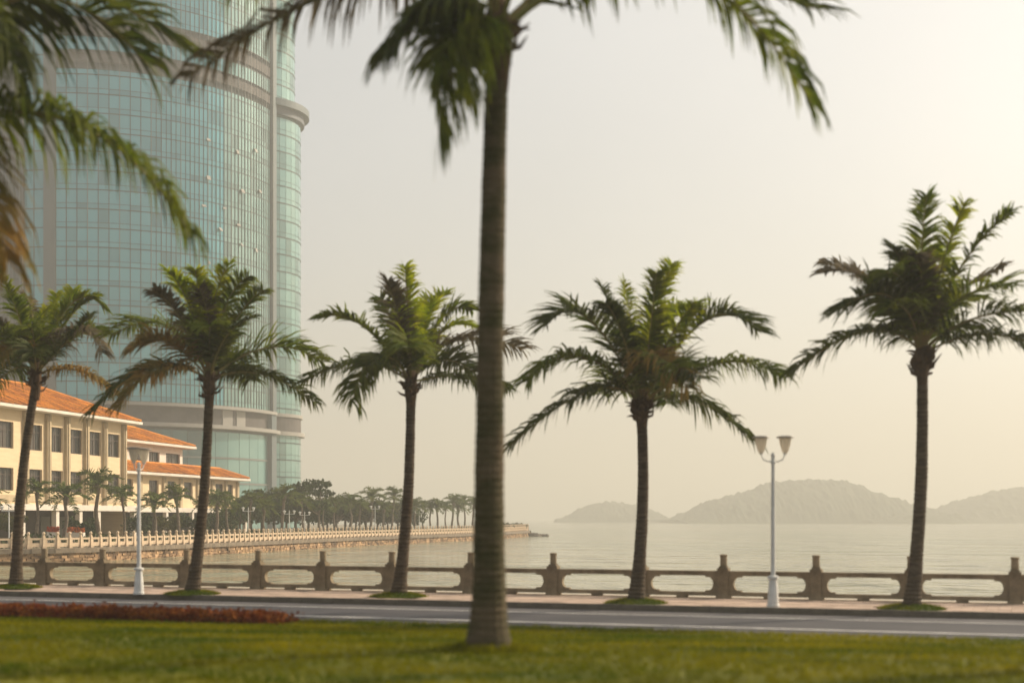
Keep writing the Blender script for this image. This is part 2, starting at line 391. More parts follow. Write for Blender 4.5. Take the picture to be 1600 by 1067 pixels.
# ------------------------------------------------------------------ near balustrade
bal = empty('stone_balustrade', tuple(RP(0, T_RAIL, 0)), 'weathered tan stone balustrade along the near pavement edge, in front of the water', 'balustrade', rz=RZ)
post_px = [-130, -25, 69, 160, 292, 403, 505, 612, 735, 865, 1003, 1131, 1276, 1424, 1586]
post_s = [s_of(x, T_RAIL) for x in post_px]
post_s += [post_s[-1] + 2.75 * i for i in (1, 2)]; post_s = [post_s[0] - 2.6 * i for i in (3, 2, 1)] + post_s
pm = MB()
pm.box(-.15, .15, -.15, .15, 0, .80).box(-.165, .165, -.165, .165, .80, .87).box(-.12, .12, -.12, .12, .87, .93)
pm.lathe([(.095, .93), (.105, .96), (.10, 1.2), (.115, 1.22), (.115, 1.26), (.04, 1.275)], 10)
pm.box(-.20, .20, -.19, .19, .0, .09)
pme = None
for s in post_s:
    if pme is None: q = pm.build('post', M['stone'], bal); pme = q.data
    else: q = link('post', pme, bal)
    q.location = (s, random.uniform(-.01, .01), 0); q.rotation_euler = (R(random.uniform(-.7, .7)), R(random.uniform(-.7, .7)), R(random.uniform(-1.5, 1.5)))
def panel_mesh(L):
    """pierced slab between two posts: rails at top and bottom and a lobed bracket at each end, round a long opening with notched round ends"""
    z0, z1, zt, zb = .07, .78, .655, .185; zc = (zt + zb) / 2; hh = (zt - zb) / 2
    inner = []
    for a in range(-90, 91, 15):
        r = R(a); inner.append((.30 + .20 - .13 * math.cos(r), zc + (hh - .045) * math.sin(r)))
    half = [(.64, zb), (.60, zb), (.60, zb + .045)] + inner[0:] + [(.60, zt - .045), (.60, zt), (.64, zt)]
    left = [(x - .07, z) for x, z in half]
    ms = []; w = .085
    for sg in (1, -1):
        m = MB(); ms.append(m)
        X = (lambda x: x) if sg == 1 else (lambda x: L - x)
        prof = left
        for y, fl in ((-w, 1), (w, -1)):
            for (xa, za), (xb, zb_) in zip(prof, prof[1:]):
                vs = [(X(.15), y, za), (X(xa), y, za), (X(xb), y, zb_), (X(.15), y, zb_)]
                m.add(vs, [(0, 1, 2, 3)])
        for (xa, za), (xb, zb_) in zip(prof, prof[1:]):
            m.add([(X(xa), -w, za), (X(xa), w, za), (X(xb), w, zb_), (X(xb), -w, zb_)], [(0, 1, 2, 3)])
    b = MB(); b.box(.15, L - .15, -.10, .10, zt, z1).box(.15, L-.15, -.12, .12, z1 - .045, z1 + .012)
    b2 = MB(); b2.box(.15, L - .15, -.10, .10, z0, zb)
    return ms, b, b2
for sa, sb_ in zip(post_s, post_s[1:]):
    L = sb_ - sa; m, b, b2 = panel_mesh(L)
    q = b.build('rail_panel', M['stone'], bal, (sa, 0, 0)); b2.build('bottom_rail', M['stone'], q)
    for k_ in m: k_.build('bracket', M['stone'], q)
    for fx in ((L/2,) if L < 3.2 else (L*.33, L*.67)):
        MB().box(fx - .16, fx + .16, -.1, .1, 0, .07).build('foot_block', M['stone'], q)

# ------------------------------------------------------------------ far balustrade
fb = empty('far_balustrade', (0, 0, 0), 'pale stone balustrade following the curve of the far promenade', 'balustrade')
fp = MB(); fp.box(-.12, .12, -.12, .12, 0, .95).box(-.085, .085, -.085, .085, .95, 1.08); fp.lathe([(.06, 1.08), (.13, 1.16), (.14, 1.24), (.09, 1.32), (.02, 1.36)], 8); fp.box(-.17, .17, -.16, .16, 0, .3)
fme = None; pnm = None
inset = []
for i in range(len(line)-1):
    t = (line[i+1]-line[i]).normalized(); inset.append(line[i] + Vector((-t.y, t.x, 0)) * .25)
sp = inset[::2]
def closed_in(p): return p
cnt = 0
for a, b in zip(sp, sp[1:]):
    ang = math.atan2((b-a).y, (b-a).x); L = (b-a).length
    if cnt < 290:
        if fme is None:
            q = fp.build('post', M['farstone'], fb); fme = q.data
            pn = MB().box(.10, 1.2, -.06, .06, .70, .86).box(.10, 1.2, -.05, .05, .14, .46).box(.10, .32, -.045, .045, .46, .70).box(.98, 1.2, -.045, .045, .46, .70)
            w = pn.build('panel', M['farstone'], fb); pnm = w.data
        else: q = link('post', fme, fb); w = link('panel', pnm, fb)
        q.location = (a.x, a.y, ZL); q.rotation_euler.z = ang; w.location = (a.x, a.y, ZL); w.rotation_euler.z = ang; w.scale.x = L / 1.3
    cnt += 1

# ------------------------------------------------------------------ palms
def frond_mesh(P0, C, P2, nl=46, ll=.85, wid=.028, roll=0., droop=.5, gap=.0, name='frond', m=None, parent=None, start=.16):
    """one pinnate leaf: a tapering rib and two rows of narrow drooping leaflets"""
    P0, C, P2 = [np.array(p, float) for p in (P0, C, P2)]
    def pos(t): t = np.asarray(t)[:, None]; return (1-t)**2*P0 + 2*t*(1-t)*C + t*t*P2
    def tan(t): t = np.asarray(t)[:, None]; d = 2*(1-t)*(C-P0) + 2*t*(P2-C); return d/np.linalg.norm(d, axis=1)[:, None]
    L = np.linalg.norm(C-P0)*.5 + np.linalg.norm(P2-C)*.5
    t = np.linspace(start, .995, nl); t = np.concatenate([t, t + .004]); n = len(t); sg = np.repeat([1., -1.], nl)
    g0 = rng.uniform(0, 1, 3); keep = (rng.random(n) > gap) & ~((np.abs(t - .35 - .5*g0[0]) < .02 + .02*g0[1]) & (sg > 0))
    t = t[keep]; sg = sg[keep]; n = len(t)
    p = pos(t); T = tan(t)
    up = np.array([0, 0, 1.]); S_ = np.cross(T, up); nn = np.linalg.norm(S_, axis=1)
    ref = np.array([math.sin(roll), -math.cos(roll), 0.])
    S_ = np.where(nn[:, None] > .35, S_, S_ + ref*.5); S_ /= np.linalg.norm(S_, axis=1)[:, None]
    Nn = np.cross(S_, T)
    rr = roll + rng.normal(0, .16, n) + .25*np.sin(t*9 + rng.uniform(0, 6))
    Sx = S_*np.cos(rr)[:, None] + Nn*np.sin(rr)[:, None]; Nx = -S_*np.sin(rr)[:, None] + Nn*np.cos(rr)[:, None]
    u = (t-start)/(1-start)
    ln = ll * (np.sin(np.pi*np.clip(.16+u*.72, 0, 1))**.5) * rng.uniform(.62, 1.14, n) * (1-.15*u)
    a = R(24) + u*R(24) + rng.normal(0, .12, n)
    d = Sx*(sg*np.cos(a))[:, None] + T*np.sin(a)[:, None] + Nx*(.28 + rng.normal(0, .10, n))[:, None]
    d /= np.linalg.norm(d, axis=1)[:, None]
    K = 3; segs = [p]; q = p.copy(); dd = d.copy(); dr = droop*rng.uniform(.5, 1.5, n)
    dirs = [d]
    for k in range(K):
        q = q + dd*(ln/K)[:, None]; segs.append(q)
        dd = dd + np.array([0, 0, -1.])*(dr*(.55+.35*k))[:, None]; dd /= np.linalg.norm(dd, axis=1)[:, None]
        dirs.append(dd)
    ws = [.55, 1., .75, 0]
    wv = np.cross(d, Nx); wv = T*.7 + wv*.3 + Nx*rng.normal(0, .35, n)[:, None]; wv -= d*np.sum(wv*d, axis=1)[:, None]; wv /= np.linalg.norm(wv, axis=1)[:, None]
    V = []
    for k in range(K):
        V.append(segs[k]-wv*wid*ws[k]); V.append(segs[k]+wv*wid*ws[k])
    V.append(segs[K]); V = np.stack(V, 1).reshape(-1, 3); b = np.arange(n)*7
    F4 = np.concatenate([np.stack([b, b+1, b+3, b+2], 1), np.stack([b+2, b+3, b+5, b+4], 1)]); F3 = np.stack([b+4, b+5, b+6], 1)
    me = bpy.data.meshes.new(name)
    # rib
    tt = np.linspace(0, 1, 12); rp = pos(tt); rt = tan(tt); rib = MB()
    rib.tube([Vector(x) for x in rp], [.045*(1-.85*x)*(L/4+.2) + .004 for x in tt], 5)
    nv = len(V)
    me.from_pydata(V.tolist() + [tuple(v) for v in rib.v], [], F4.tolist() + F3.tolist() + [tuple(i+nv for i in f) for f in rib.f]); me.update()
    me.materials.append(m); me.materials.append(M['rachis'])
    idx = np.zeros(len(me.polygons), int); idx[len(F4)+len(F3):] = 1; me.polygons.foreach_set('material_index', idx)
    return link(name, me, parent)

def trunk_mesh(base, top, r0, r1, bend, ring=.11, n=16, flare=1.5, name='trunk', m=None, parent=None, rough=1.):
    base = Vector(base); top = Vector(top); H = (top-base).length; K = int(H/ring*2); V = []; Fc = []
    for i in range(K+1):
        t = i/K; c = base.lerp(top, t) + Vector(bend)*math.sin(math.pi*t)
        r = r0 + (r1-r0)*min(1, t*1.0); r *= 1 + (flare-1)*math.exp(-t*H/.45)
        r *= 1 + ((.05 if i % 2 else -.02) + random.uniform(-.03, .03))*rough
        for k in range(n):
            q = 2*math.pi*k/n; rr = r*(1 + .05*mnoise.noise(Vector((math.cos(q)*1.2, math.sin(q)*1.2, t*H*1.3)))); V.append((c.x+rr*math.cos(q), c.y+rr*math.sin(q), c.z))
    for i in range(K):
        for k in range(n): Fc.append((i*n+k, i*n+(k+1) % n, (i+1)*n+(k+1) % n, (i+1)*n+k))
    return MB().add(V, Fc).build(name, m or M['trunk'], parent)

def palm(Y, basepx, hub, fronds, label, group, z0=0., r0=.175, r1=.132, L=3.9, nl=108, ll=1.3, wid=.029, mound=True, extra=4, name='coconut_palm', tm=None, bend=(.1, 0, 0), seed=1, flare=1.75, rough=1., dm=1.2):
    global rng
    rng = np.random.default_rng(seed); random.seed(seed)
    b = P(basepx, 0, Y); b.z = z0; root = empty(name, tuple(b), label, 'palm tree', group)
    H = P(hub[0], hub[1], Y) - b
    px = Y / F
    trunk_mesh((0, 0, -.1), H - Vector((0, 0, .15)), r0, r1, bend, parent=root, m=tm, flare=flare, rough=rough)
    # ragged sheath of old leaf bases below the crown
    fm = MB(); fm.tube([H + Vector((0, 0, z)) for z in (-.75, -.45, -.1, .3, .7)], [r1*.98, r1*1.15, r1*1.45, r1*1.3, r1*.6], 10)
    for k in range(26):
        a = random.uniform(0, 6.28); z = random.uniform(-.45, .2); o = Vector((math.cos(a), math.sin(a), 0))
        fm.tube([H + o*r1*1.1 + Vector((0, 0, z)), H + o*(r1*1.7+.08) + Vector((0, 0, z+.05)), H + o*(r1*1.6+random.uniform(.05, .28)) + Vector((0, 0, z+random.uniform(.0, .28)))], [.05, .035, .008], 5)
    fm.build('leaf_sheath', M['fibre'], root)
    if random.random() < .5:
        for k in range(7):
            fk = MB()
            a = random.uniform(0, 6.28); c = H + Vector((math.cos(a)*(r1+.10), math.sin(a)*(r1+.10), random.uniform(-.1, .2)))
            fk.lathe([(.02, -.12), (.085, -.06), (.10, .02), (.06, .10), (.01, .12)], 8, tuple(c)); fk.build('coconut', M['fibre'], root)
    hubv = H + Vector((0, 0, .1))
    for i, fr in enumerate(fronds):
        (mx_, my_), (tx, ty) = fr[0], fr[1]; mk = fr[2] if len(fr) > 2 else 'leaf'; dep = fr[3] if len(fr) > 3 else None
        p0 = np.array([0, 0]); pm_ = np.array([(mx_-hub[0])*px, -(my_-hub[1])*px]); pt = np.array([(tx-hub[0])*px, -(ty-hub[1])*px])
        t = .55; c = (pm_ - t*t*pt)/(2*t*(1-t))
        flat = np.linalg.norm(c)*.5 + np.linalg.norm(pt-c)*.5
        if dep is None:
            e = max(L*random.uniform(.9, 1.1)**2 - flat, 0); dep = math.sqrt(max((L*1.0)**2 - flat**2, .3)) * random.choice((-1, 1)) * .6
        C = hubv + Vector((c[0], dep*.6, c[1])); T2 = hubv + Vector((pt[0], dep, pt[1]))
        ang = math.atan2(abs(pt[0]), pt[1])
        low = pt[1] < .3*flat; upr = pt[1] > .75*flat
        if upr: C = hubv.lerp(C, .93); T2 = hubv.lerp(T2, .89)
        frond_mesh(hubv, C, T2, nl, ll*(.58 if upr else (1. if flat > 2 else .85)), wid, roll=random.uniform(-.5, .5) if not low else random.uniform(-.25, .25), droop=random.uniform(.7, 1.2)*dm if low else random.uniform(.3, .6), gap=.04, m=M[mk], parent=root)
    for k in range(extra):          # fronds that reach towards and away from the road
        a = random.choice((1, -1))*R(90) + random.uniform(-.75, .75); el = random.uniform(.5, 1.1); ln = L*random.uniform(.8, 1.)
        h = Vector((math.cos(a), math.sin(a), 0)); C = hubv + h*ln*.45*math.cos(el) + Vector((0, 0, ln*.5*math.sin(el)+.25)); T2 = hubv + h*ln*(.6+.25*math.cos(el)) + Vector((0, 0, ln*(.85*math.sin(el)-.35)))
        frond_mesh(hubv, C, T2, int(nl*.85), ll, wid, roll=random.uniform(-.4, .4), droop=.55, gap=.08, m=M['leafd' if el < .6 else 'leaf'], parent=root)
    for k in range(3):              # unopened spear leaves in the middle
        a = random.uniform(0, 6.28); h = Vector((math.cos(a), math.sin(a), 0))
        frond_mesh(hubv, hubv + Vector((0, 0, L*.35)) + h*.1, hubv + Vector((0, 0, L*.55)) + h*.35, int(nl*.6), ll*.45, wid, droop=.1, m=M['leafy'], parent=root)
    if mound:
        V = []; Fc = []; nr, na = 6, 22
        for i in range(nr+1):
            r = i/nr
            for k in range(na):
                a = 2*math.pi*k/na; rr = .82*r*(1+.1*mnoise.noise(Vector((math.cos(a), math.sin(a), seed))))
                V.append((rr*math.cos(a), rr*math.sin(a), .115*(1-r*r) + .002))
        for i in range(nr):
            for k in range(na): Fc.append((i*na+k, i*na+(k+1) % na, (i+1)*na+(k+1) % na, (i+1)*na+k))
        mo = MB().add(V, Fc).build('planting_mound', M['lawn'], None, tuple(b), smooth=True); tag(mo, kind='structure')
        pts = []
        for _ in range(900):
            r = math.sqrt(random.random())*.84; a = random.uniform(0, 6.28); pts.append((r*math.cos(a), r*math.sin(a), .115*max(0, 1-(r/.82)**2)))
        blades('mound_grass', pts, .03, .08, .01, M['grass'], parent=mo)
    return root

G = 'coconut palms planted along the pavement'
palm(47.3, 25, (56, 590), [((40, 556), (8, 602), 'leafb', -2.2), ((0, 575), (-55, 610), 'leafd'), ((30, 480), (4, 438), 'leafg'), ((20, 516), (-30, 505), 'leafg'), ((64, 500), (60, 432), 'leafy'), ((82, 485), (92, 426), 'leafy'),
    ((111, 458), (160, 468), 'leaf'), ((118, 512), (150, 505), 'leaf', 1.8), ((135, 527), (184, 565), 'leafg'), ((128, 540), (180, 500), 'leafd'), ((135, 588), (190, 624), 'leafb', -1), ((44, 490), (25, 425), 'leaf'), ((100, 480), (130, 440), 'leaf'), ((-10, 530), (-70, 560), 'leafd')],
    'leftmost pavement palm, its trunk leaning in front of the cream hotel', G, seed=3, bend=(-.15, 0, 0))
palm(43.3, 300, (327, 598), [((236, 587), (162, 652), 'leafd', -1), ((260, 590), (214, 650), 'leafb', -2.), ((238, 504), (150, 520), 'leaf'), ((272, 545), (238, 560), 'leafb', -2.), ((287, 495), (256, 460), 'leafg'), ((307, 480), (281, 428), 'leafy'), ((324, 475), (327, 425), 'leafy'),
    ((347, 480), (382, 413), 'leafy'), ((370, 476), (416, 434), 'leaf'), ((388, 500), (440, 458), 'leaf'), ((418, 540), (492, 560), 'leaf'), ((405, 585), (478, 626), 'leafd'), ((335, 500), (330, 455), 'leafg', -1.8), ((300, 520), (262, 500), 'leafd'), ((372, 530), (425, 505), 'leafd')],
    'second pavement palm from the left, between the white lamp post and the hotel roof end', G, seed=4)
palm(41.9, 622, (642, 603), [((548, 566), (460, 592), 'leafd'), ((585, 575), (560, 640), 'leaf', -1.5), ((558, 510), (494, 505), 'leaf'), ((603, 485), (577, 436), 'leaf'), ((642, 500), (640, 420), 'leafy'), ((665, 484), (698, 430), 'leafy'), ((698, 480), (746, 460), 'leaf'), ((721, 528), (818, 540), 'leafg'),
    ((721, 588), (795, 603), 'leafd'), ((698, 505), (748, 490), 'leafy'), ((690, 560), (738, 575), 'leafd'), ((625, 500), (612, 445), 'leafg'), ((655, 500), (665, 440), 'leafy')],
    'third pavement palm, standing just left of the big blurred foreground trunk', G, seed=5)
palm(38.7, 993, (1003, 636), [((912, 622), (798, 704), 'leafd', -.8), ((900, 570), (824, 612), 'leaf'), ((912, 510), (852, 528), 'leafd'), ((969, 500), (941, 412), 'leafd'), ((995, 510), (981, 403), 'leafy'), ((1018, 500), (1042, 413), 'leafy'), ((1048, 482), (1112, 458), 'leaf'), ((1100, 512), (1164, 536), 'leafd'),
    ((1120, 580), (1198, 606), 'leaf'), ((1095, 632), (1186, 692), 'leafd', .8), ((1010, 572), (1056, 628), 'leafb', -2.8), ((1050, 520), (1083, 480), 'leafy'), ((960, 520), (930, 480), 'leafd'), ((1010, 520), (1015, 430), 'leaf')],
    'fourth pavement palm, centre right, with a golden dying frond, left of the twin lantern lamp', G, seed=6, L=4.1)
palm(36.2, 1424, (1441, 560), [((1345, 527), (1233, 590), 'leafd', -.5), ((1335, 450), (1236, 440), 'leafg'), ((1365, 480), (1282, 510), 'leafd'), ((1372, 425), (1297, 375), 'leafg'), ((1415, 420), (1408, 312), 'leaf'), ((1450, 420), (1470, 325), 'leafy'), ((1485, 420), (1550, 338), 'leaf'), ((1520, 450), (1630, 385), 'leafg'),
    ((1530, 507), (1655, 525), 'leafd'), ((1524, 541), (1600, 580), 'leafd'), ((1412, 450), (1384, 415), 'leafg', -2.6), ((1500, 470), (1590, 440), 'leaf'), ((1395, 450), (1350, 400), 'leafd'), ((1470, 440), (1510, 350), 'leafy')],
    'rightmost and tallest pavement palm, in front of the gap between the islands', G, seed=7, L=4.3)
G2 = 'palms on the foreground lawn'
ZN = lawn_z(-7, 20.5)
palm(21.5, 764, (777, 66), [((690, 30), (612, 112), 'leafd', -.5), ((705, 80), (690, 245), 'leaf', -.8), ((560, -50), (262, 80), 'leafg', 1.5), ((1060, -20), (1255, 192), 'leaf', -.6), ((640, -180), (420, -260), 'leafd'), ((740, -250), (650, -420), 'leafy'),
    ((860, -250), (960, -420), 'leafy'), ((950, -180), (1180, -260), 'leaf'), ((1000, -90), (1330, -60), 'leafd'), ((560, -120), (300, -110), 'leaf'), ((742, 80), (728, 175), 'leaf', -.9)],
    'large foreground coconut palm whose thick ringed trunk rises through the middle of the picture', G2, z0=ZN, r0=.245, r1=.165, L=5.2, nl=100, ll=1.5, wid=.034, mound=False, extra=0, tm=M['trunkg'], seed=8, flare=1.75, bend=(-.04, 0, 0), rough=.6, dm=1.7)
_b = P(764, 0, 21.5)
_pts = []
for _ in range(700):
    a = random.uniform(0, 6.28); r_ = .36 + abs(random.gauss(0, .16)); _pts.append((_b.x + r_*math.cos(a), _b.y + r_*math.sin(a), ZN))
blades('rough_grass', _pts, .06, .17, .014, M['grass'])
palm(24.0, -235, (-210, 250), [((110, 203), (302, 380), 'leaf', -.3), ((20, -10), (212, 88), 'leafd', .8), ((-40, 40), (52, 150), 'leafd', -.9), ((-60, 235), (30, 425), 'leafb', -.6), ((-30, -70), (255, 30), 'leafd', 2.), ((-300, -50), (-380, -150), 'leafy'), ((-420, 100), (-620, 60), 'leaf'), ((-420, 230), (-640, 360), 'leafd'), ((-200, -80), (-170, -220), 'leafy'), ((-90, 20), (80, 60), 'leafd', -2.2)],
    'palm beyond the left edge whose fronds arch over the glass tower', G2, z0=lawn_z(-17, 19), r0=.28, r1=.2, L=5.2, nl=110, ll=1.85, wid=.038, mound=False, extra=3, seed=9, dm=2.)
palm(20.5, 1930, (1910, 90), [((1750, 60), (1655, 160), 'leafd', 0.), ((1790, -120), (1720, -230), 'leafy'), ((1870, -200), (1900, -350), 'leafy'), ((2050, -60), (2200, 0), 'leaf'), ((2080, 60), (2250, 220), 'leafd'), ((1820, 120), (1790, 290), 'leafd'), ((1980, -150), (2150, -250), 'leaf')],
    'palm beyond the right edge with one frond tip hanging into view', G2, z0=lawn_z(4, 15), r0=.28, r1=.2, L=5.2, nl=90, ll=1.4, wid=.036, mound=False, extra=3, seed=10)

# ------------------------------------------------------------------ twin lantern lamp posts
def lamp_post(px, Y, rz, label):
    b = P(px, 0, Y); r = empty('lamp_post', (b.x, b.y, 0.005), label, 'street lamp', 'white twin lantern lamp posts', rz)
    MB().lathe([(.17, 0), (.17, .06), (.15, .08), (.135, .35), (.105, .68), (.10, .72), (.15, .74), (.15, .79), (.09, .82)], 14).build('base', M['white'], r)
    MB().lathe([(.062, .82), (.055, 2.4), (.048, 3.72), (.065, 3.73), (.065, 3.78), (.05, 3.80), (.05, 3.92), (.07, 3.93), (.05, 3.98), (.01, 4.02)], 12).build('pole', M['white'], r)
    for sx in (-1, 1):
        arm = MB(); arm.tube([(0, 0, 3.80), (sx*.12, 0, 3.78), (sx*.24, 0, 3.82), (sx*.30, 0, 3.95), (sx*.31, 0, 4.02)], [.02, .018, .018, .018, .03], 6)
        arm.build('arm', M['white'], r)
        ln = MB().lathe([(.045, 4.0), (.075, 4.03), (.10, 4.10), (.135, 4.22), (.155, 4.34), (.16, 4.385)], 14, (sx*.31, 0, 0)).build('lantern', M['shade'], r)
        MB().lathe([(.20, 4.386), (.235, 4.40), (.22, 4.425), (.10, 4.45), (.02, 4.455)], 14, (sx*.31, 0, 0)).build('lid', M['lid'], ln)
        MB().lathe([(.05, 3.97), (.06, 3.985), (.055, 4.0)], 10, (sx*.31, 0, 0)).build('collar', M['white'], ln)
lamp_post(217, 43.2, R(76), 'white lamp post on the pavement in front of the hotel wing, lanterns seen end on')
lamp_post(1208, 37.0, R(-4), 'white lamp post right of centre with its two lanterns side by side against the sky')

# ------------------------------------------------------------------ hotel
EH = Vector((.2153, .9765, 0)); NH = Vector((.9765, -.2153, 0))      # along the front, and out of it
RH = math.atan2(EH.y, EH.x)                                           # local x runs along the front, local -y points out of it
def hs(px, Y0, X0):      # station along a front through (X0,Y0) seen in column px
    k = (px-800)/F; Y = (X0 - .2205*Y0)/(k - .2205); return (Y-Y0)/.9765
def wall_grid(m, s0, s1, z0, z1, openings, y=0., depth=.35):
    xs = sorted({s0, s1, *[a for o in openings for a in o[:2]]}); zs = sorted({z0, z1, *[a for o in openings for a in o[2:]]})
    for xa, xb in zip(xs, xs[1:]):
        for za, zb in zip(zs, zs[1:]):
            if any(o[0] <= xa+1e-6 and xb <= o[1]+1e-6 and o[2] <= za+1e-6 and zb <= o[3]+1e-6 for o in openings): continue
            m.add([(xa, y, za), (xb, y, za), (xb, y, zb), (xa, y, zb)], [(0, 1, 2, 3)])
    for a, b, c, d in openings:
        q = [(a, c), (b, c), (b, d), (a, d)]
        for (x1, z1_), (x2, z2) in zip(q, q[1:] + q[:1]): m.add([(x1, y, z1_), (x2, y, z2), (x2, y+depth, z2), (x1, y+depth, z1_)], [(0, 1, 2, 3)])
def window(parent, a, b, c, d, y=.2, fm='frame', transom=True):
    f = MB(); w = .07
    f.box(a, b, y, y+.06, c, c+w).box(a, b, y, y+.06, d-w, d).box(a, a+w, y+.002, y+.062, c+w, d-w).box(b-w, b, y+.002, y+.062, c+w, d-w)
    zt = c + (d-c)*.70 if transom else d-w
    if transom: f.box(a+w, b-w, y, y+.06, zt-.03, zt+.03)
    mid = (a+b)/2; f.box(mid-.03, mid+.03, y+.003, y+.063, c+w, zt-.03 if transom else d-w)
    o = f.build('window', M[fm], parent)
    MB().add([(a+w, y+.03, c+w), (b-w, y+.03, c+w), (b-w, y+.03, d-w), (a+w, y+.03, d-w)], [(0, 1, 2, 3)]).build('pane', M['pane'], o)
    k = MB(); wd = (b-a); n = 9
    for q in range(n):
        if random.random() < .12: continue
        x0 = a + w + (wd-2*w)*q/n; k.box(x0, x0+(wd-2*w)/n*.93, y+.25+.05*(q % 2), y+.3+.05*(q % 2), c, d-.05*random.random())
    k.build('curtain', M['curtain'], o)
def tile_roof(parent, s0, s1, y0, y1, z0, pitch, hip0, hip1, name='roof'):
    """hipped roof over the rectangle; the far slope too; ridge runs along the front"""
    D = (y1-y0)/2; ym = (y0+y1)/2; zr = z0 + D*pitch; a = s0 + (D if hip0 else 0); b = s1 - (D if hip1 else 0)
    bed = MB().add([(s0, y0, z0), (s1, y0, z0), (s1, y1, z0), (s0, y1, z0), (a, ym, zr), (b, ym, zr)], [(0, 1, 5, 4), (2, 3, 4, 5), (1, 2, 5), (3, 0, 4), (3, 2, 1, 0)]).build(name, M['tilebed'], parent)
    t = MB(); x = s0 + .15
    def row(p, q):                       # one line of round cover tiles from eave to ridge
        p = Vector(p); q = Vector(q); L = (q-p).length
        if L < .3: return
        k = max(1, int(L/.9)); d = (q-p)/k; side = d.normalized().cross(Vector((0, 0, 1))).normalized(); up = side.cross(d.normalized())
        if up.z < 0: up = -up
        for i in range(k):
            u = p + d*i; v = p + d*(i+1.12); vs = []
            jt = random.uniform(-.012, .012)
            for w, r, h in ((u, .115, .045+jt), (v, .09, .0+jt)):
                for a_ in (-1, -.5, .5, 1): vs.append(w + side*(r*a_) + up*(h + (.095 if abs(a_) < .9 else .01)))
            t.add(vs, [(0, 1, 5, 4), (1, 2, 6, 5), (2, 3, 7, 6), (0, 3, 2, 1)])
    while x < s1 - .1:
        lim = D
        if hip0: lim = min(lim, x - s0)
        if hip1: lim = min(lim, s1 - x)
        row((x, y0-.06, z0), (x, y0+lim, z0+lim*pitch)); x += .30
    if hip1:
        y = y0 + .15
        while y < y1: lim = min(y-y0, y1-y, D); row((s1+.06, y, z0), (s1-lim, y, z0+lim*pitch)); y += .30
    tag(t.build('roof_tiles', M['tile'], bed), kind='stuff')
    rd = MB(); rd.tube([(a, ym, zr+.05), (b, ym, zr+.05)], .16, 8)
    if hip1: rd.tube([(b, ym, zr+.05), (s1, y0, z0+.1)], .14, 8); rd.tube([(b, ym, zr+.05), (s1, y1, z0+.1)], .14, 8)
    rd.build('ridge_cap', M['tile'], bed)
    ev = MB(); ev.box(s0, s1+.1, y0-.12, y0+.1, z0-.30, z0-.02).box(s1-.1, s1+.1, y0+.1, y1, z0-.30, z0-.02).box(s0, s1, y0+.1, y1, z0-.34, z0-.24)
    ev.build('eaves', M['trim'], bed)
    return bed

random.seed(21); rng = np.random.default_rng(21)
Y0, X0 = 130., -.36*130
h1 = empty('hotel', (X0, Y0, ZL), 'three storey cream hotel block with orange tiled roof at the left edge', 'building', rz=RH)
z = lambda py, Y: HC + (HOR-py)/F*Y - ZL
sEnd = hs(196, Y0, X0)
wins = []; wx = [(-54, -28), (-6, 21), (45, 66), (79, 98), (109, 129), (139, 158), (168, 187)]
ww = [(hs(a, Y0, X0), hs(b, Y0, X0)) for a, b in wx]
ops = []
for a, b in ww: ops += [(a, b, 8.9, 11.35), (a, b, 5.0, 7.1)]
colpx = [-60, 15, 69, 106, 135, 192]
cols_s = [hs(x, Y0, X0) for x in colpx]
m = MB(); wall_grid(m, -14, sEnd, 3.35, 12.8, ops)
m.add([(sEnd, 0, -.1), (sEnd, 14, -.1), (sEnd, 14, 12.8), (sEnd, 0, 12.8)], [(0, 1, 2, 3)])
m.add([(-14, 14, -.1), (sEnd, 14, -.1), (sEnd, 14, 12.8), (-14, 14, 12.8)], [(3, 2, 1, 0)])
m.add([(-14, 0, -.1), (-14, 14, -.1), (-14, 14, 12.8), (-14, 0, 12.8)], [(0, 1, 2, 3)])
m.build('wall', M['cream'], h1)
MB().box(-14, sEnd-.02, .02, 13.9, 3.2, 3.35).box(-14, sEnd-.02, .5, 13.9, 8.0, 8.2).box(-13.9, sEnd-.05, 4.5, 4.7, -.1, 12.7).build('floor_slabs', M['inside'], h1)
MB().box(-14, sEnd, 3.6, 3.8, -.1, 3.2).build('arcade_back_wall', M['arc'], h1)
MB().box(-14, sEnd+.25, -1.5, .0, 3.25, 3.62).box(-14, sEnd+.3, -1.62, -1.48, 3.18, 3.75).build('balcony_slab', M['trim'], h1)
MB().box(-14, sEnd+.06, -.08, .0, 4.0, 4.9-.3).build('string_course', M['pil'], h1)
for s in cols_s: MB().box(s-.28, s+.28, -1.45, -.95, -.1, 3.25).box(s-.36, s+.36, -1.53, -.87, -.1, .25).build('arcade_column', M['trim'], h1)
for x in (-20, 38, 73, 103, 133, 162, 192):
    s = hs(x, Y0, X0); MB().box(s-.35, s+.35, -.32, .0, 3.75, 12.45).box(s-.16, s+.16, -.42, -.32, 3.75, 12.45).build('pilaster', M['pil'], h1)
for a, b in ww:
    for c, d in ((8.9, 11.35), (5.0, 7.1)): window(h1, a, b, c, d)
for c0, c1 in zip(cols_s, cols_s[1:]):
    MB().box(c0+.9, min(c0+2.6, c1-.5), 3.5, 3.59, 0, 2.6).build('shopfront', M['frameg'], h1)
tile_roof(h1, -14, sEnd+1.1, -1.3, 14, 12.86, .42, False, True)

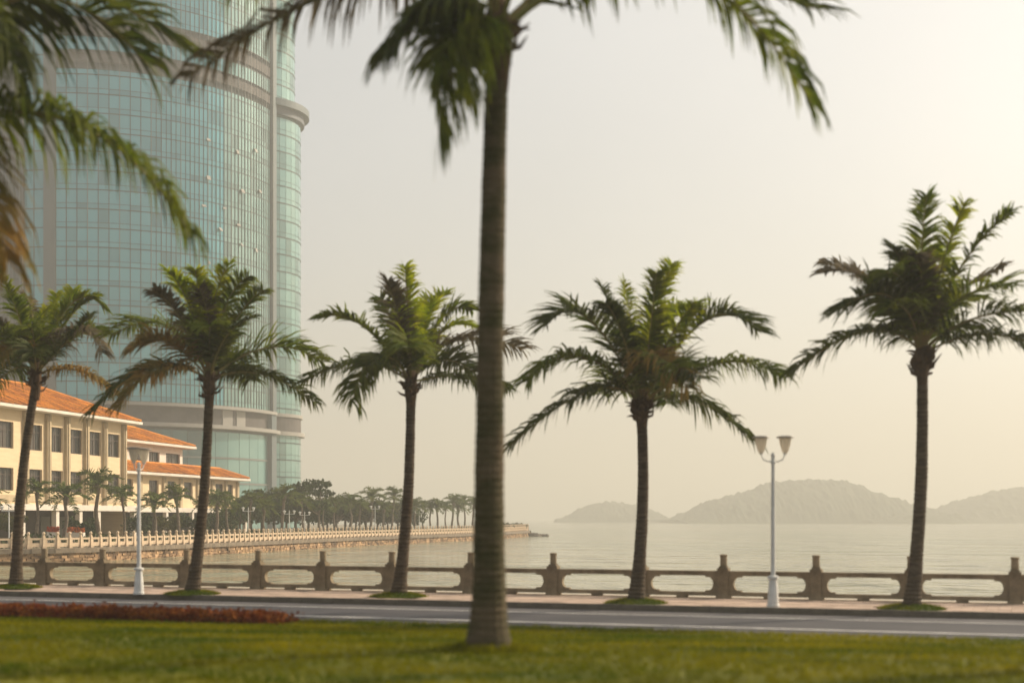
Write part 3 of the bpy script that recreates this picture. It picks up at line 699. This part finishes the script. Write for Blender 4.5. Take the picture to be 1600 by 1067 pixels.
Y1 = 160.; X1 = -(605/F)*Y1
h2 = empty('hotel_wing', (X1, Y1, ZL), 'lower cream wing with two tiers of orange tiled roof behind the first lamp post', 'building', rz=RH)
s2 = hs(372, Y1, X1); s3 = hs(315, Y1, X1)
ops = []; low = [(198, 208), (233, 248), (262, 275), (288, 301), (316, 326), (337, 349), (356, 364)]
lw = [(hs(a, Y1, X1), hs(b, Y1, X1)) for a, b in low]
for a, b in lw: ops.append((a, b, 4.9, 6.9))
m = MB(); wall_grid(m, -2, s2, 3.3, 7.5, ops); m.add([(s2, 0, -.1), (s2, 12, -.1), (s2, 12, 7.5), (s2, 0, 7.5)], [(0, 1, 2, 3)])
m.add([(-2, 12, -.1), (s2, 12, -.1), (s2, 12, 7.5), (-2, 12, 7.5)], [(0, 1, 2, 3)]).build('wall', M['cream'], h2)
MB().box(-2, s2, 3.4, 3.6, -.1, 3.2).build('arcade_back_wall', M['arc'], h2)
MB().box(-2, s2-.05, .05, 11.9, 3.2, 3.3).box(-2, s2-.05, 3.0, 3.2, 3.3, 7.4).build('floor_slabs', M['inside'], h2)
MB().box(-2, s2+.2, -1.4, 0, 3.15, 3.7).build('balcony_slab', M['trim'], h2)
for x in (193, 245, 286, 331, 370):
    s = hs(x, Y1, X1); MB().box(s-.25, s+.25, -1.35, -.9, -.1, 3.15).build('arcade_column', M['trim'], h2)
for x in (218, 255, 281, 308, 331, 352, 370):
    s = hs(x, Y1, X1); MB().box(s-.3, s+.3, -.25, 0, 3.7, 7.3).build('pilaster', M['pil'], h2)
for a, b in lw: window(h2, a, b, 4.9, 6.9)
tile_roof(h2, -2, s2+1., -1.2, 4.8, 7.75, .42, False, True)
upw = [(242, 256), (264, 280), (290, 311)]; ops = []
setb = 2.6
uw = [(hs(a, Y1, X1), hs(b, Y1, X1)) for a, b in [(205, 220)] + upw]
ops = [(a, b, 9.0, 10.5) for a, b in uw]
m = MB(); wall_grid(m, -2, s3, 7.6, 11.3, ops, y=setb); m.add([(s3, setb, 7.6), (s3, 12, 7.6), (s3, 12, 11.3), (s3, setb, 11.3)], [(0, 1, 2, 3)])
m.add([(-2, 12, 7.5), (s3, 12, 7.5), (s3, 12, 11.3), (-2, 12, 11.3)], [(0, 1, 2, 3)]).build('upper_wall', M['trim'], h2)
for a, b in uw: window(h2, a, b, 9.0, 10.5, y=setb+.2, transom=False)
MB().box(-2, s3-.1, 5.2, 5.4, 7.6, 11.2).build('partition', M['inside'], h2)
tile_roof(h2, -2, s3+1.2, setb-1.2, 12.5, 11.55, .38, False, True)

# ------------------------------------------------------------------ glass tower
TD = 300.; TR = 40.6; TC = Vector((-.3195*TD, TD+TR, 0))
tw = empty('glass_tower', tuple(TC), 'tall curved teal glass tower rising into the haze behind the hotel', 'skyscraper')
def arc(mb, r0, r1, z0, z1, a0, a1, step=2.6, c=(0, 0)):
    n = max(1, int((a1-a0)/step)); vs = []; fs = []
    for i in range(n+1):
        a = R(a0+(a1-a0)*i/n); sn, cs = math.sin(a), -math.cos(a)
        vs += [(c[0]+r1*sn, c[1]+r1*cs, z0), (c[0]+r1*sn, c[1]+r1*cs, z1), (c[0]+r0*sn, c[1]+r0*cs, z1), (c[0]+r0*sn, c[1]+r0*cs, z0)]
    for i in range(n):
        b = i*4; fs += [(b, b+4, b+5, b+1), (b+1, b+5, b+6, b+2), (b+2, b+6, b+7, b+3), (b+3, b+7, b+4, b)]
    fs += [(0, 1, 2, 3), (n*4, n*4+3, n*4+2, n*4+1)]
    return mb.add(vs, fs)
arc(MB(), TR-1.6, TR-1.2, 0, 131, -80, 180, 4).build('core_wall', M['column'], tw)
FL = 4.05; ZB = 27.2; NB = 25; A0 = -.5; DA = (76.5-A0)/NB
floors = []; zz = ZB
nf = 0
while zz < 128: floors.append(zz); zz += FL
BANDS = ((98.7, 100.6), (104.9, 107.0))
def inband(z0, z1): return any(z0 < b1-.3 and z1 > b0+.3 for b0, b1 in BANDS)
pw = 2*TR*math.tan(R(DA)/2) - .14
pmesh = {}
def panemesh(h):
    k = round(h, 2)
    if k not in pmesh:
        q = MB().box(-pw/2, pw/2, -.03, .03, 0, h); me = bpy.data.meshes.new('glass_pane'); me.from_pydata(q.v, [], q.f); me.update(); me.materials.append(M['glassA']); pmesh[k] = me
    return pmesh[k]
nind = 0; rest = MB(); restw = MB(); random.seed(5)
for b in range(NB):
    a = A0 + (b+.5)*DA
    for f, z0 in enumerate(floors):
        z1 = z0+FL
        segs = [(z0+.1, z0+1.15), (z0+1.25, z1-.0)]
        if inband(z0, z1): segs = [s for s in segs if not inband(*s)]
        if z0 > 112 or nind >= 296 or a > 45: 
            for c, d in segs:
                Mx = Matrix.Rotation(R(a), 4, 'Z') @ Matrix.Translation((0, -TR+.02, c)) @ Matrix.Rotation(R(random.gauss(0, .35)), 4, 'Z') @ Matrix.Rotation(R(random.gauss(0, .3)), 4, 'X')
                (rest if a < 52 else restw).box(-pw/2, pw/2, -.03, .03, 0, d-c, Mx)
        else:
            # the spandrel joins the stuff, the tall pane is a part of its own
            for i, (c, d) in enumerate(segs):
                rot = (R(random.gauss(0, .3)), 0, R(a+random.gauss(0, .35)))
                Mx = Matrix.Rotation(R(a), 4, 'Z')
                p = Mx @ Vector((0, -TR+.02, c))
                if i == len(segs)-1:
                    q = link('glass_pane', panemesh(d-c), tw, tuple(p)); q.rotation_euler = rot; nind += 1
                else: rest.box(-pw/2, pw/2, -.03, .03, 0, d-c, Matrix.Translation(p) @ Matrix.Rotation(R(a), 4, 'Z'))
tag(rest.build('curtain_wall', M['glassA'], tw), kind='stuff'); tag(restw.build('curtain_wall', M['glassB'], tw), kind='stuff')
for b in range(NB+1):
    a = A0 + b*DA; Mx = Matrix.Rotation(R(a), 4, 'Z')
    MB().box(-.07, .07, -TR-.16, -TR+.1, ZB, 130, Mx).build('mullion', M['mull'] if b % 3 else M['mullp'], tw)
    if a > 30:                         # projecting fins towards the curve's end
        a2 = a - DA/2; MB().box(-.05, .05, -TR-.14, -TR+.0, ZB, 130, Matrix.Rotation(R(a2), 4, 'Z')).build('fin', M['mull'], tw)
for z0 in floors:
    if not inband(z0-.2, z0+.4): arc(MB(), TR-.1, TR+.06, z0-.07, z0+.16, A0, 76.5).build('floor_line', M['ring'], tw)
    if not inband(z0+1, z0+1.4): arc(MB(), TR-.1, TR+.05, z0+1.14, z0+1.25, A0, 76.5).build('transom', M['ring'], tw)
for b0, b1 in BANDS: arc(MB(), TR-.1, TR+.09, b0, b1, A0-1, 76.5).build('louvre_band', M['brown'], tw)
# columns that close the curve at each side
for a, w in ((-2.3, 1.25), (78.6, 1.5)):
    Mx = Matrix.Rotation(R(a), 4, 'Z'); MB().box(-w, w, -TR-.5, -TR+1.6, 0, 131, Mx).build('tower_column', M['column'], tw)
Mx = Matrix.Rotation(R(77.0), 4, 'Z'); MB().box(-.15, .15, -TR-.75, -TR+.4, ZB, 131, Mx).build('edge_fin', M['mullp'], tw)
# left bays beyond the first column
lb = MB(); lr = MB()
for b in range(3):
    a = -4.1 - (b+.5)*3.1
    for z0 in floors: lb.box(-1.03, 1.03, -.03, .03, 0, FL-.12, Matrix.Rotation(R(a), 4, 'Z') @ Matrix.Translation((0, -TR+.02, z0)) @ Matrix.Rotation(R(random.gauss(0, .3)), 4, 'Z'))
    lr.box(-.07, .07, -TR-.12, -TR+.1, ZB, 130, Matrix.Rotation(R(a-1.55), 4, 'Z'))
tag(lb.build('curtain_wall', M['glassA'], tw), kind='stuff'); lr.build('mullion', M['mull'], tw)
for z0 in floors: arc(lr := MB(), TR-.1, TR+.05, z0-.10, z0+.12, -15, -4.2).build('floor_line', M['ring'], tw)
# open casements catching the light
for px, py in ((370, 235), (398, 233), (325, 217), (325, 275), (378, 296), (405, 297), (318, 320), (350, 324), (343, 356), (372, 350), (399, 388), (376, 380), (326, 408)):
    k = (px-800)/F                       # intersect the sight line with the curve
    A_ = k*k+1; B_ = -2*(k*TC.x + TC.y); C_ = TC.x**2+TC.y**2-TR*TR; Y = (-B_-math.sqrt(B_*B_-4*A_*C_))/(2*A_)
    p = P(px, py, Y) - TC; a = math.atan2(p.x, -p.y)
    wq = random.choice((.25, .4, .5)); q = MB().box(-wq, wq, -.03, .03, -random.uniform(.5, 1.1), 0, None).build('open_casement', M['conc'], tw, (p.x*1.004, p.y*1.004, p.z)); q.rotation_euler = (R(-random.uniform(15, 40)), 0, a + random.uniform(-.15, .15))
# podium: two pale rings with a recessed storey between, big panes below
arc(MB(), TR-2, TR+.9, 26.5, 27.2, -16, 80).build('podium_ring', M['conc'], tw)
arc(MB(), TR-2, TR+1.4, 22.1, 22.9, -16, 81).build('podium_ring', M['conc'], tw)
arc(MB(), TR-1.5, TR-.6, 22.9, 26.5, -16, 78).build('recessed_storey', M['brown'], tw)
for a in (8, 52, 58): arc(MB(), TR-.62, TR-.45, 23.0, 26.4, a, a+4.2).build('storey_panel', M['conc'], tw)
for b in range(18):
    a = -12 + b*5.1
    for c, d in ((0, 4.6), (4.9, 10.), (10.3, 15.6), (15.9, 21.5)):
        q = MB(); arc(q, TR-.7, TR-.6+random.uniform(0, .03), c, d, a+.08, a+5.0, 1.3); q.build('podium_pane', M['glassC' if a < 40 else 'glassB'], tw)
for zc in (4.75, 10.15, 15.75): arc(MB(), TR-.8, TR-.45, zc-.2, zc+.2, -12, 79).build('podium_band', M['mullp'], tw)
# rounded right-hand wing
C2 = Vector((-63.6, 345, 0)) - TC; c2 = (C2.x, C2.y); R2 = 12.2
wg = MB(); wl2 = MB(); wr = MB()
def ring2(mb, r, z0, z1, ex=0): return arc(mb, r-.6, r+ex, z0, z1, -20, 150, 6, c2)
zz = 0; gl = MB()
k = 0
while zz < 129:
    r = R2 if zz < 99 else R2-1.4
    for a in range(-18, 148, 9):
        arc(gl, r-.2, r+random.uniform(0, .03), zz+.12, zz+FL-.1, a+.25, a+8.75, 4.4, c2)
    ring2(wr, r, zz-.10, zz+.16, .08); ring2(wr, r, zz+1.2, zz+1.28, .05); zz += FL; k += 1
tag(gl.build('curtain_wall', M['glassB'], tw), kind='stuff'); wr.build('floor_lines', M['ring'], tw)
ring2(MB(), R2-1.7, 0, 131).build('wing_core', M['column'], tw)
ring2(MB(), R2, 97.6, 99.4, .9).build('ledge_soffit', M['greyw'], tw); ring2(MB(), R2, 99.4, 101.0, 2.1).build('overhanging_ledge', M['column'], tw)
ring2(MB(), R2, 22.0, 22.9, 1.0).build('podium_ring', M['conc'], tw); ring2(MB(), R2, 26.4, 27.2, .5).build('podium_ring', M['conc'], tw)
ring2(MB(), R2, 22.9, 26.4, .1).build('recessed_storey', M['brown'], tw)
# grey slab at the left with vertical fins
gs = empty('grey_side_tower', (-103.2, 299.6, 0), 'grey blue finned slab at the extreme left, joined to the curved glass tower', 'skyscraper')
MB().box(-40, 0, 0, 30, 0, 131).build('slab', M['greyw'], gs)
for k in range(14):
    MB().box(-.6-k*1.1, -.35-k*1.1, -.35, 0, 0, 131).build('fin', M['mull'] if k % 2 else M['column'], gs)
for k in range(33): MB().box(-20, 0.05, -.08, 0, k*FL-.1, k*FL+.15).build('floor_line', M['ring'], gs)

# ------------------------------------------------------------------ trees, hedges and lamps on the far promenade
def far_palm_proto(seed, H, L, nfr, nl=22, lean=.3):
    global rng
    rng = np.random.default_rng(seed); random.seed(seed)
    root = bpy.data.objects.new('promenade_palm', None); COL.objects.link(root)
    tr = MB(); top = Vector((lean, 0, H)); pts = [Vector((lean*(i/8)**1.6, .1*math.sin(i), H*i/8)) for i in range(9)]
    tr.tube(pts, [.19-.008*i for i in range(9)], 8); tr.tube([top-Vector((0, 0, .5)), top, top+Vector((0, 0, .4))], [.14, .28, .1], 7); tr.build('trunk', M['bark'], root)
    Vs = []; Fs = []; off = 0
    for k in range(nfr):
        a = 2*math.pi*k/nfr*2.4 + random.uniform(-.2, .2); el = -.15 + 1.75*k/nfr; ln = L*random.uniform(.85, 1.1)
        h = Vector((math.cos(a), math.sin(a), 0)); C = top + h*ln*.5*math.cos(el) + Vector((0, 0, ln*(.55*math.sin(el)+.16))); T2 = top + h*ln*(.35+.6*math.cos(el)) + Vector((0, 0, ln*(.9*math.sin(el)-.35)))
        f = frond_mesh(top, C, T2, nl, L*.31, .042, roll=random.uniform(-.4, .4), droop=.28, m=M['farleaf'], parent=None)
        me = f.data; Vs += [tuple(v.co) for v in me.vertices]; Fs += [tuple(i+off for i in p.vertices) for p in me.polygons]; off = len(Vs)
        bpy.data.objects.remove(f); bpy.data.meshes.remove(me)
    MB().add(Vs, Fs).build('crown', M['farleaf'], root)
    return root
def tree_proto(seed, H, W_, mt='bush', name='broadleaf_tree', flat=.75, n=1500, leaf=.26):
    r = np.random.default_rng(seed); random.seed(seed)
    root = bpy.data.objects.new(name, None); COL.objects.link(root)
    tr = MB(); tr.tube([(0, 0, -.1), (.05, 0, H*.3), (-.05, .05, H*.6)], [.2, .15, .1], 7)
    cl = []
    for k in range(9):
        a = random.uniform(0, 6.28); d = random.uniform(.15, .36)*W_; c = Vector((d*math.cos(a), d*math.sin(a), H*random.uniform(.48, .84))); cl.append((c, random.uniform(.16, .27)*W_))
        tr.tube([(0, 0, H*.35), tuple(c*.6 + Vector((0, 0, H*.12))), tuple(c)], [.09, .06, .02], 5)
    tr.build('trunk', M['bark'], root)
    pts = []
    for i in range(n):
        c, rr = cl[i % 9]; v = Vector(r.normal(0, 1, 3)).normalized()*rr*(.55+.5*r.random()); v.z *= flat; pts.append(c+v)
    p = np.array([tuple(x) for x in pts]); A = r.normal(0, 1, (n, 3)); A /= np.linalg.norm(A, axis=1)[:, None]; B = np.cross(A, r.normal(0, 1, (n, 3))); B /= np.linalg.norm(B, axis=1)[:, None]
    s = (leaf*r.uniform(.5, 1.2, n))[:, None]; V = np.empty((n*4, 3)); V[0::4] = p-A*s; V[1::4] = p-B*s*.6; V[2::4] = p+A*s; V[3::4] = p+B*s*.6
    npmesh('crown', V, np.arange(n*4).reshape(n, 4), M[mt], root)
    return root
fps = [far_palm_proto(31, 4.6, 2.3, 17, lean=.3), far_palm_proto(32, 5.6, 2.5, 18, lean=-.4), far_palm_proto(33, 3.8, 2.2, 16, lean=.15)]
tps = [tree_proto(41, 5.4, 6.0), tree_proto(42, 6.4, 6.5, 'bushy'), tree_proto(43, 4.6, 5.5, 'bush')]
used = set()
def place(proto, x, y, zr, sc, label, cat, group):
    if proto.name in used: o = copy_tree(proto)
    else: o = proto; used.add(proto.name)
    o.location = (x, y, ZL); o.rotation_euler.z = zr; o.scale = (sc, sc, sc); tag(o, label, cat, group); return o
random.seed(77)
def coastY(px):
    for (x0, y0), (x1, y1) in zip(COAST, COAST[1:]):
        if x0 <= px <= x1: return y0 + (y1-y0)*(px-x0)/(x1-x0)
    return COAST[-1][1]
GP = 'palms on the far promenade'
# (column, row of the crown top, behind the rail by metres, label)
FP = [(-20, 752, 9, 'promenade palm at the left picture edge, low dark crown before the hotel'),
 (58, 742, 8, 'promenade palm just right of the first near trunk, crown against the hotel wall'),
 (102, 745, 7, 'promenade palm with broad drooping crown under the middle hotel windows'),
 (152, 727, 9, 'tallest promenade palm before the hotel, crown reaching the first floor windows'),
 (196, 752, 7, 'promenade palm standing at the corner where hotel and lower wing meet'),
 (243, 762, 8, 'promenade palm directly right of the white lamp post, in front of the wing'),
 (280, 752, 8, 'promenade palm with pale slim trunk before the middle of the lower wing'),
 (318, 768, 9, 'promenade palm half hidden behind the second near trunk'),
 (338, 758, 7, 'promenade palm before the right end of the lower wing, spiky crown'),
 (356, 766, 10, 'small promenade palm with yellowish crown at the end corner of the lower wing'),
 (388, 762, 9, 'first promenade palm right of the hotel wing, before the tower foot'),
 (412, 772, 7, 'short promenade palm before the right part of the tower podium'),
 (440, 752, 8, 'tall promenade palm at the right foot of the glass tower'),
 (474, 765, 9, 'promenade palm just beyond the right edge of the glass tower')]
for i, (px, py, off, lab) in enumerate(FP):
    Y = coastY(px)+off; H = HC + (HOR-py)/F*Y - ZL; k = i % 3; base = (6.4, 7.6, 5.6)[k]
    place(fps[k], (px-800)/F*Y, Y, random.uniform(0, 6), H/base, lab, 'palm tree', GP)
ORD = 'first second third fourth fifth sixth seventh eighth ninth tenth eleventh twelfth thirteenth fourteenth fifteenth sixteenth'.split()
rest = [(505, 776), (522, 770), (548, 764), (562, 776), (580, 757), (598, 778), (612, 756), (632, 775), (648, 772), (660, 779), (672, 778), (684, 774), (696, 781), (706, 768), (716, 776), (727, 770), (738, 772), (750, 778)]
lab2 = ['beyond the tall flat topped tree', 'beside the dark tree mass', 'left of the third near trunk, ragged top', 'just left of the third near trunk', 'poking above the trees left of the third near trunk', 'low, left of the third near trunk', 'high crown touching the third near trunk', 'right behind the third near trunk']
for i, (px, py) in enumerate(rest):
    Y = coastY(px)+random.uniform(6, 12); H = HC + (HOR-py)/F*Y - ZL; k = (i*2+1) % 3; base = (6.4, 7.6, 5.6)[k]
    if i < 8: lab = 'distant promenade palm ' + lab2[i]; g = GP
    else: lab = ORD[i-8] + ' small hazy palm in the thin row right of the third near trunk'; g = 'hazy palms at the far end of the promenade'
    place(fps[k], (px-800)/F*Y, Y, random.uniform(0, 6), H/base, lab, 'palm tree', g)
tall = tree_proto(44, 8.2, 8.0, 'bush', 'flat_topped_tree', flat=.35, n=1500)
Y = 178; place(tall, (498-800)/F*Y, Y, 1.0, 7.9/8.0, 'tall flat topped dark tree rising above the others right of the glass tower', 'tree', None)
# dark evergreens behind the palms
BT = [(375, 775, 22), (392, 768, 26), (410, 762, 30), (428, 770, 22), (448, 765, 30), (462, 772, 20), (482, 770, 22), (512, 774, 24), (526, 778, 20), (540, 773, 22), (556, 780, 18), (572, 778, 16), (590, 782, 18), (606, 781, 14), (622, 783, 16), (640, 784, 12), (20, 800, 14), (125, 806, 13), (215, 800, 14), (262, 802, 13), (300, 800, 13), (350, 798, 13)]
for i, (px, py, off) in enumerate(BT):
    Y = coastY(px)+off; H = HC + (HOR-py)/F*Y - ZL; k = i % 3; base = (5.2, 6.2, 4.5)[k]
    near = px < 360
    lab = ORD[i-16] + ' low evergreen from the left, between the hotel arcade and the promenade rail' if near else ORD[i] + ' dark evergreen right of the hotel wing, in the mass behind the promenade palms'
    place(tps[k], (px-800)/F*Y, Y, random.uniform(0, 6), H/base, lab, 'tree', 'low trees before the hotel arcade' if near else 'dark evergreens behind the far promenade')
# clipped hedge and loose shrubs behind the rail
pts = []
for i, p in enumerate(inset[:-14]):
    q = p + (p - line[i]).normalized()*3.2
    nleaf = 34 if i < 330 else 16
    for _ in range(nleaf):
        hgt = .75 + .45*mnoise.noise(Vector((i*.12, 0, 0)))
        pts.append((q.x+random.uniform(-.7, .7), q.y+random.uniform(-.7, .7), ZL + random.random()*hgt*1.25))
n = len(pts); p = np.array(pts); r = np.random.default_rng(9); A = r.normal(0, 1, (n, 3)); A /= np.linalg.norm(A, axis=1)[:, None]; B = np.cross(A, r.normal(0, 1, (n, 3))); B /= np.linalg.norm(B, axis=1)[:, None]
s = r.uniform(.08, .2, n)[:, None]; V = np.empty((n*4, 3)); V[0::4] = p-A*s; V[1::4] = p-B*s*.6; V[2::4] = p+A*s; V[3::4] = p+B*s*.6
tag(npmesh('hedge_foliage', V, np.arange(n*4).reshape(n, 4), M['bush']), kind='stuff')
def bed(px, off, w, m, lab, zt=1.25):
    Y = coastY(px)+off; c = Vector(((px-800)/F*Y, Y, ZL)); r = empty('flower_planter', tuple(c), lab, 'planter')
    MB().box(-w/2, w/2, -.3, .3, 0, zt-.45).build('box', M['trim'], r)
    k = MB()
    for _ in range(160):
        v = Vector((random.uniform(-w/2, w/2), random.uniform(-.3, .3), random.uniform(zt-.45, zt))); a = random.uniform(0, 3.1); d = Vector((math.cos(a), math.sin(a), random.uniform(-1, 1)))*.09; e = d.cross(Vector((0, 1, .2))).normalized()*.07
        k.add([v-d, v-e, v+d, v+e], [(0, 1, 2, 3)])
    k.build('flowers', m, r)
bed(83, 7.5, .9, M['flower'], 'planter of bright red flowers in front of the hotel arcade', 1.7)
bed(118, 7.5, 1.5, M['oflower'], 'wide planter of orange flowers under the hotel arcade', 1.65)
def far_lamp(px, py, off, lab):
    Y = coastY(px)+off; H = HC+(HOR-py)/F*Y-ZL; r = empty('promenade_lamp', ((px-800)/F*Y, Y, ZL), lab, 'street lamp', 'white lamps on the far promenade')
    MB().lathe([(.14, 0), (.11, .6), (.06, .7), (.05, H-.2), (.03, H)], 8).build('pole', M['white'], r)
    MB().box(-.6, .6, -.05, .05, H-.45, H-.38).build('crossbar', M['white'], r)
    for sx in (-.55, .55): MB().lathe([(.06, H-.4), (.15, H-.1), (.22, H-.08), (.03, H)], 8, (sx, 0, 0)).build('lantern', M['white'], r)
for px, py, off, lab in ((388, 792, 3, 'small white promenade lamp before the tower podium'), (452, 797, 3, 'small white promenade lamp at the right foot of the tower'), (476, 799, 5, 'white promenade lamp just right of the tower'), (586, 790, 3, 'slim white promenade lamp left of the third near trunk'), (655, 797, 3, 'distant white promenade lamp right of the third near trunk'), (14, 790, 5, 'white promenade lamp before the hotel near the left edge')):
    far_lamp(px, py, off, lab)
# rocky spit off the point
rk = MB()
for k in range(46):
    u = k/46; Y = 283 + random.uniform(-3, 3); x = (824+random.uniform(-2, 28)*1.0-800)/F*Y; hh = .75*(1-(x-3)/4.2*.8)
    rk.box(x-.7, x+.7, Y-.8, Y+.8, ZW-.4, ZW+max(.12, hh*random.uniform(.3, .9)), None, jit=.25)
tag(rk.build('rock_spit', M['rock']), kind='structure')
# shrubs at the point
for i, px in enumerate((783, 789, 796, 803, 811, 818)):
    Y = coastY(px)+5; place(tps[i % 3], (px-800)/F*Y, Y, i*1.1, random.uniform(.26, .36), ORD[i] + ' tiny round shrub from the left, behind the rail at the promenade tip', 'shrub', 'shrubs at the promenade tip')

# ------------------------------------------------------------------ islands
def island(name, prof, Y, depth, seed):
    prof = np.array(prof, float); x0, x1 = prof[0, 0], prof[-1, 0]; nx = int((x1-x0)*1.2); ny = 26; V = []; Fc = []
    zb = ZW-.5
    for i in range(nx+1):
        px = x0+(x1-x0)*i/nx; top = HC + (HOR-np.interp(px, prof[:, 0], prof[:, 1]))/F*Y
        for j in range(ny+1):
            v = j/ny*2-1; y = Y + v*depth; prf = (1-v*v)**.8
            X = (px-800)/F*Y
            tr = max(mnoise.noise(Vector((X*.11+seed, y*.11, 0))), -.1)*3.4 + mnoise.noise(Vector((X*.35, y*.35, seed)))*1.6
            zz = zb + (top-zb)*prf*(1+.10*mnoise.noise(Vector((X*.01, y*.02, seed)))) + tr*min(1, max(0, (top-zb)*prf/5))
            V.append((X, y, zz))
    for i in range(nx):
        for j in range(ny): a = i*(ny+1)+j; Fc.append((a, a+ny+1, a+ny+2, a+1))
    tag(MB().add(V, Fc).build(name, M['island']), kind='structure')
island('island', [(868, 812.5), (885, 808), (905, 797), (925, 789), (950, 785), (975, 787), (1000, 793), (1015, 796), (1030, 805), (1045, 811), (1060, 812.5)], 1330, 85, 1)
island('island', [(1045, 812.5), (1066, 806), (1085, 796), (1110, 782), (1140, 776), (1170, 768), (1200, 758), (1225, 754), (1250, 753), (1275, 752), (1300, 752), (1318, 755), (1340, 764), (1362, 773), (1388, 784), (1412, 794), (1438, 801), (1460, 807), (1475, 812.5)], 1130, 140, 2)
island('island', [(1440, 812.5), (1470, 803), (1490, 792), (1510, 782), (1540, 771), (1570, 765), (1600, 763), (1650, 758), (1720, 760), (1800, 780), (1850, 812.5)], 1200, 115, 3)
island('island', [(1350, 812.5), (1375, 808), (1400, 806), (1430, 807), (1470, 809), (1480, 812.5)], 990, 28, 4)

# ------------------------------------------------------------------ haze
hz = MB().box(-4000, 4000, -120, 6000, -5, 136).build('haze', None)
hm = bpy.data.materials.new('sea_haze'); hm.use_nodes = True; n = hm.node_tree; n.nodes.clear()
ho = n.nodes.new('ShaderNodeOutputMaterial'); pv = n.nodes.new('ShaderNodeVolumePrincipled')
pv.inputs['Color'].default_value = (.69, .685, .65, 1); pv.inputs['Density'].default_value = .0011; pv.inputs['Anisotropy'].default_value = .3
n.links.new(pv.outputs[0], ho.inputs['Volume']); hz.data.materials.append(hm); tag(hz, kind='stuff')
hz.display_type = 'WIRE'
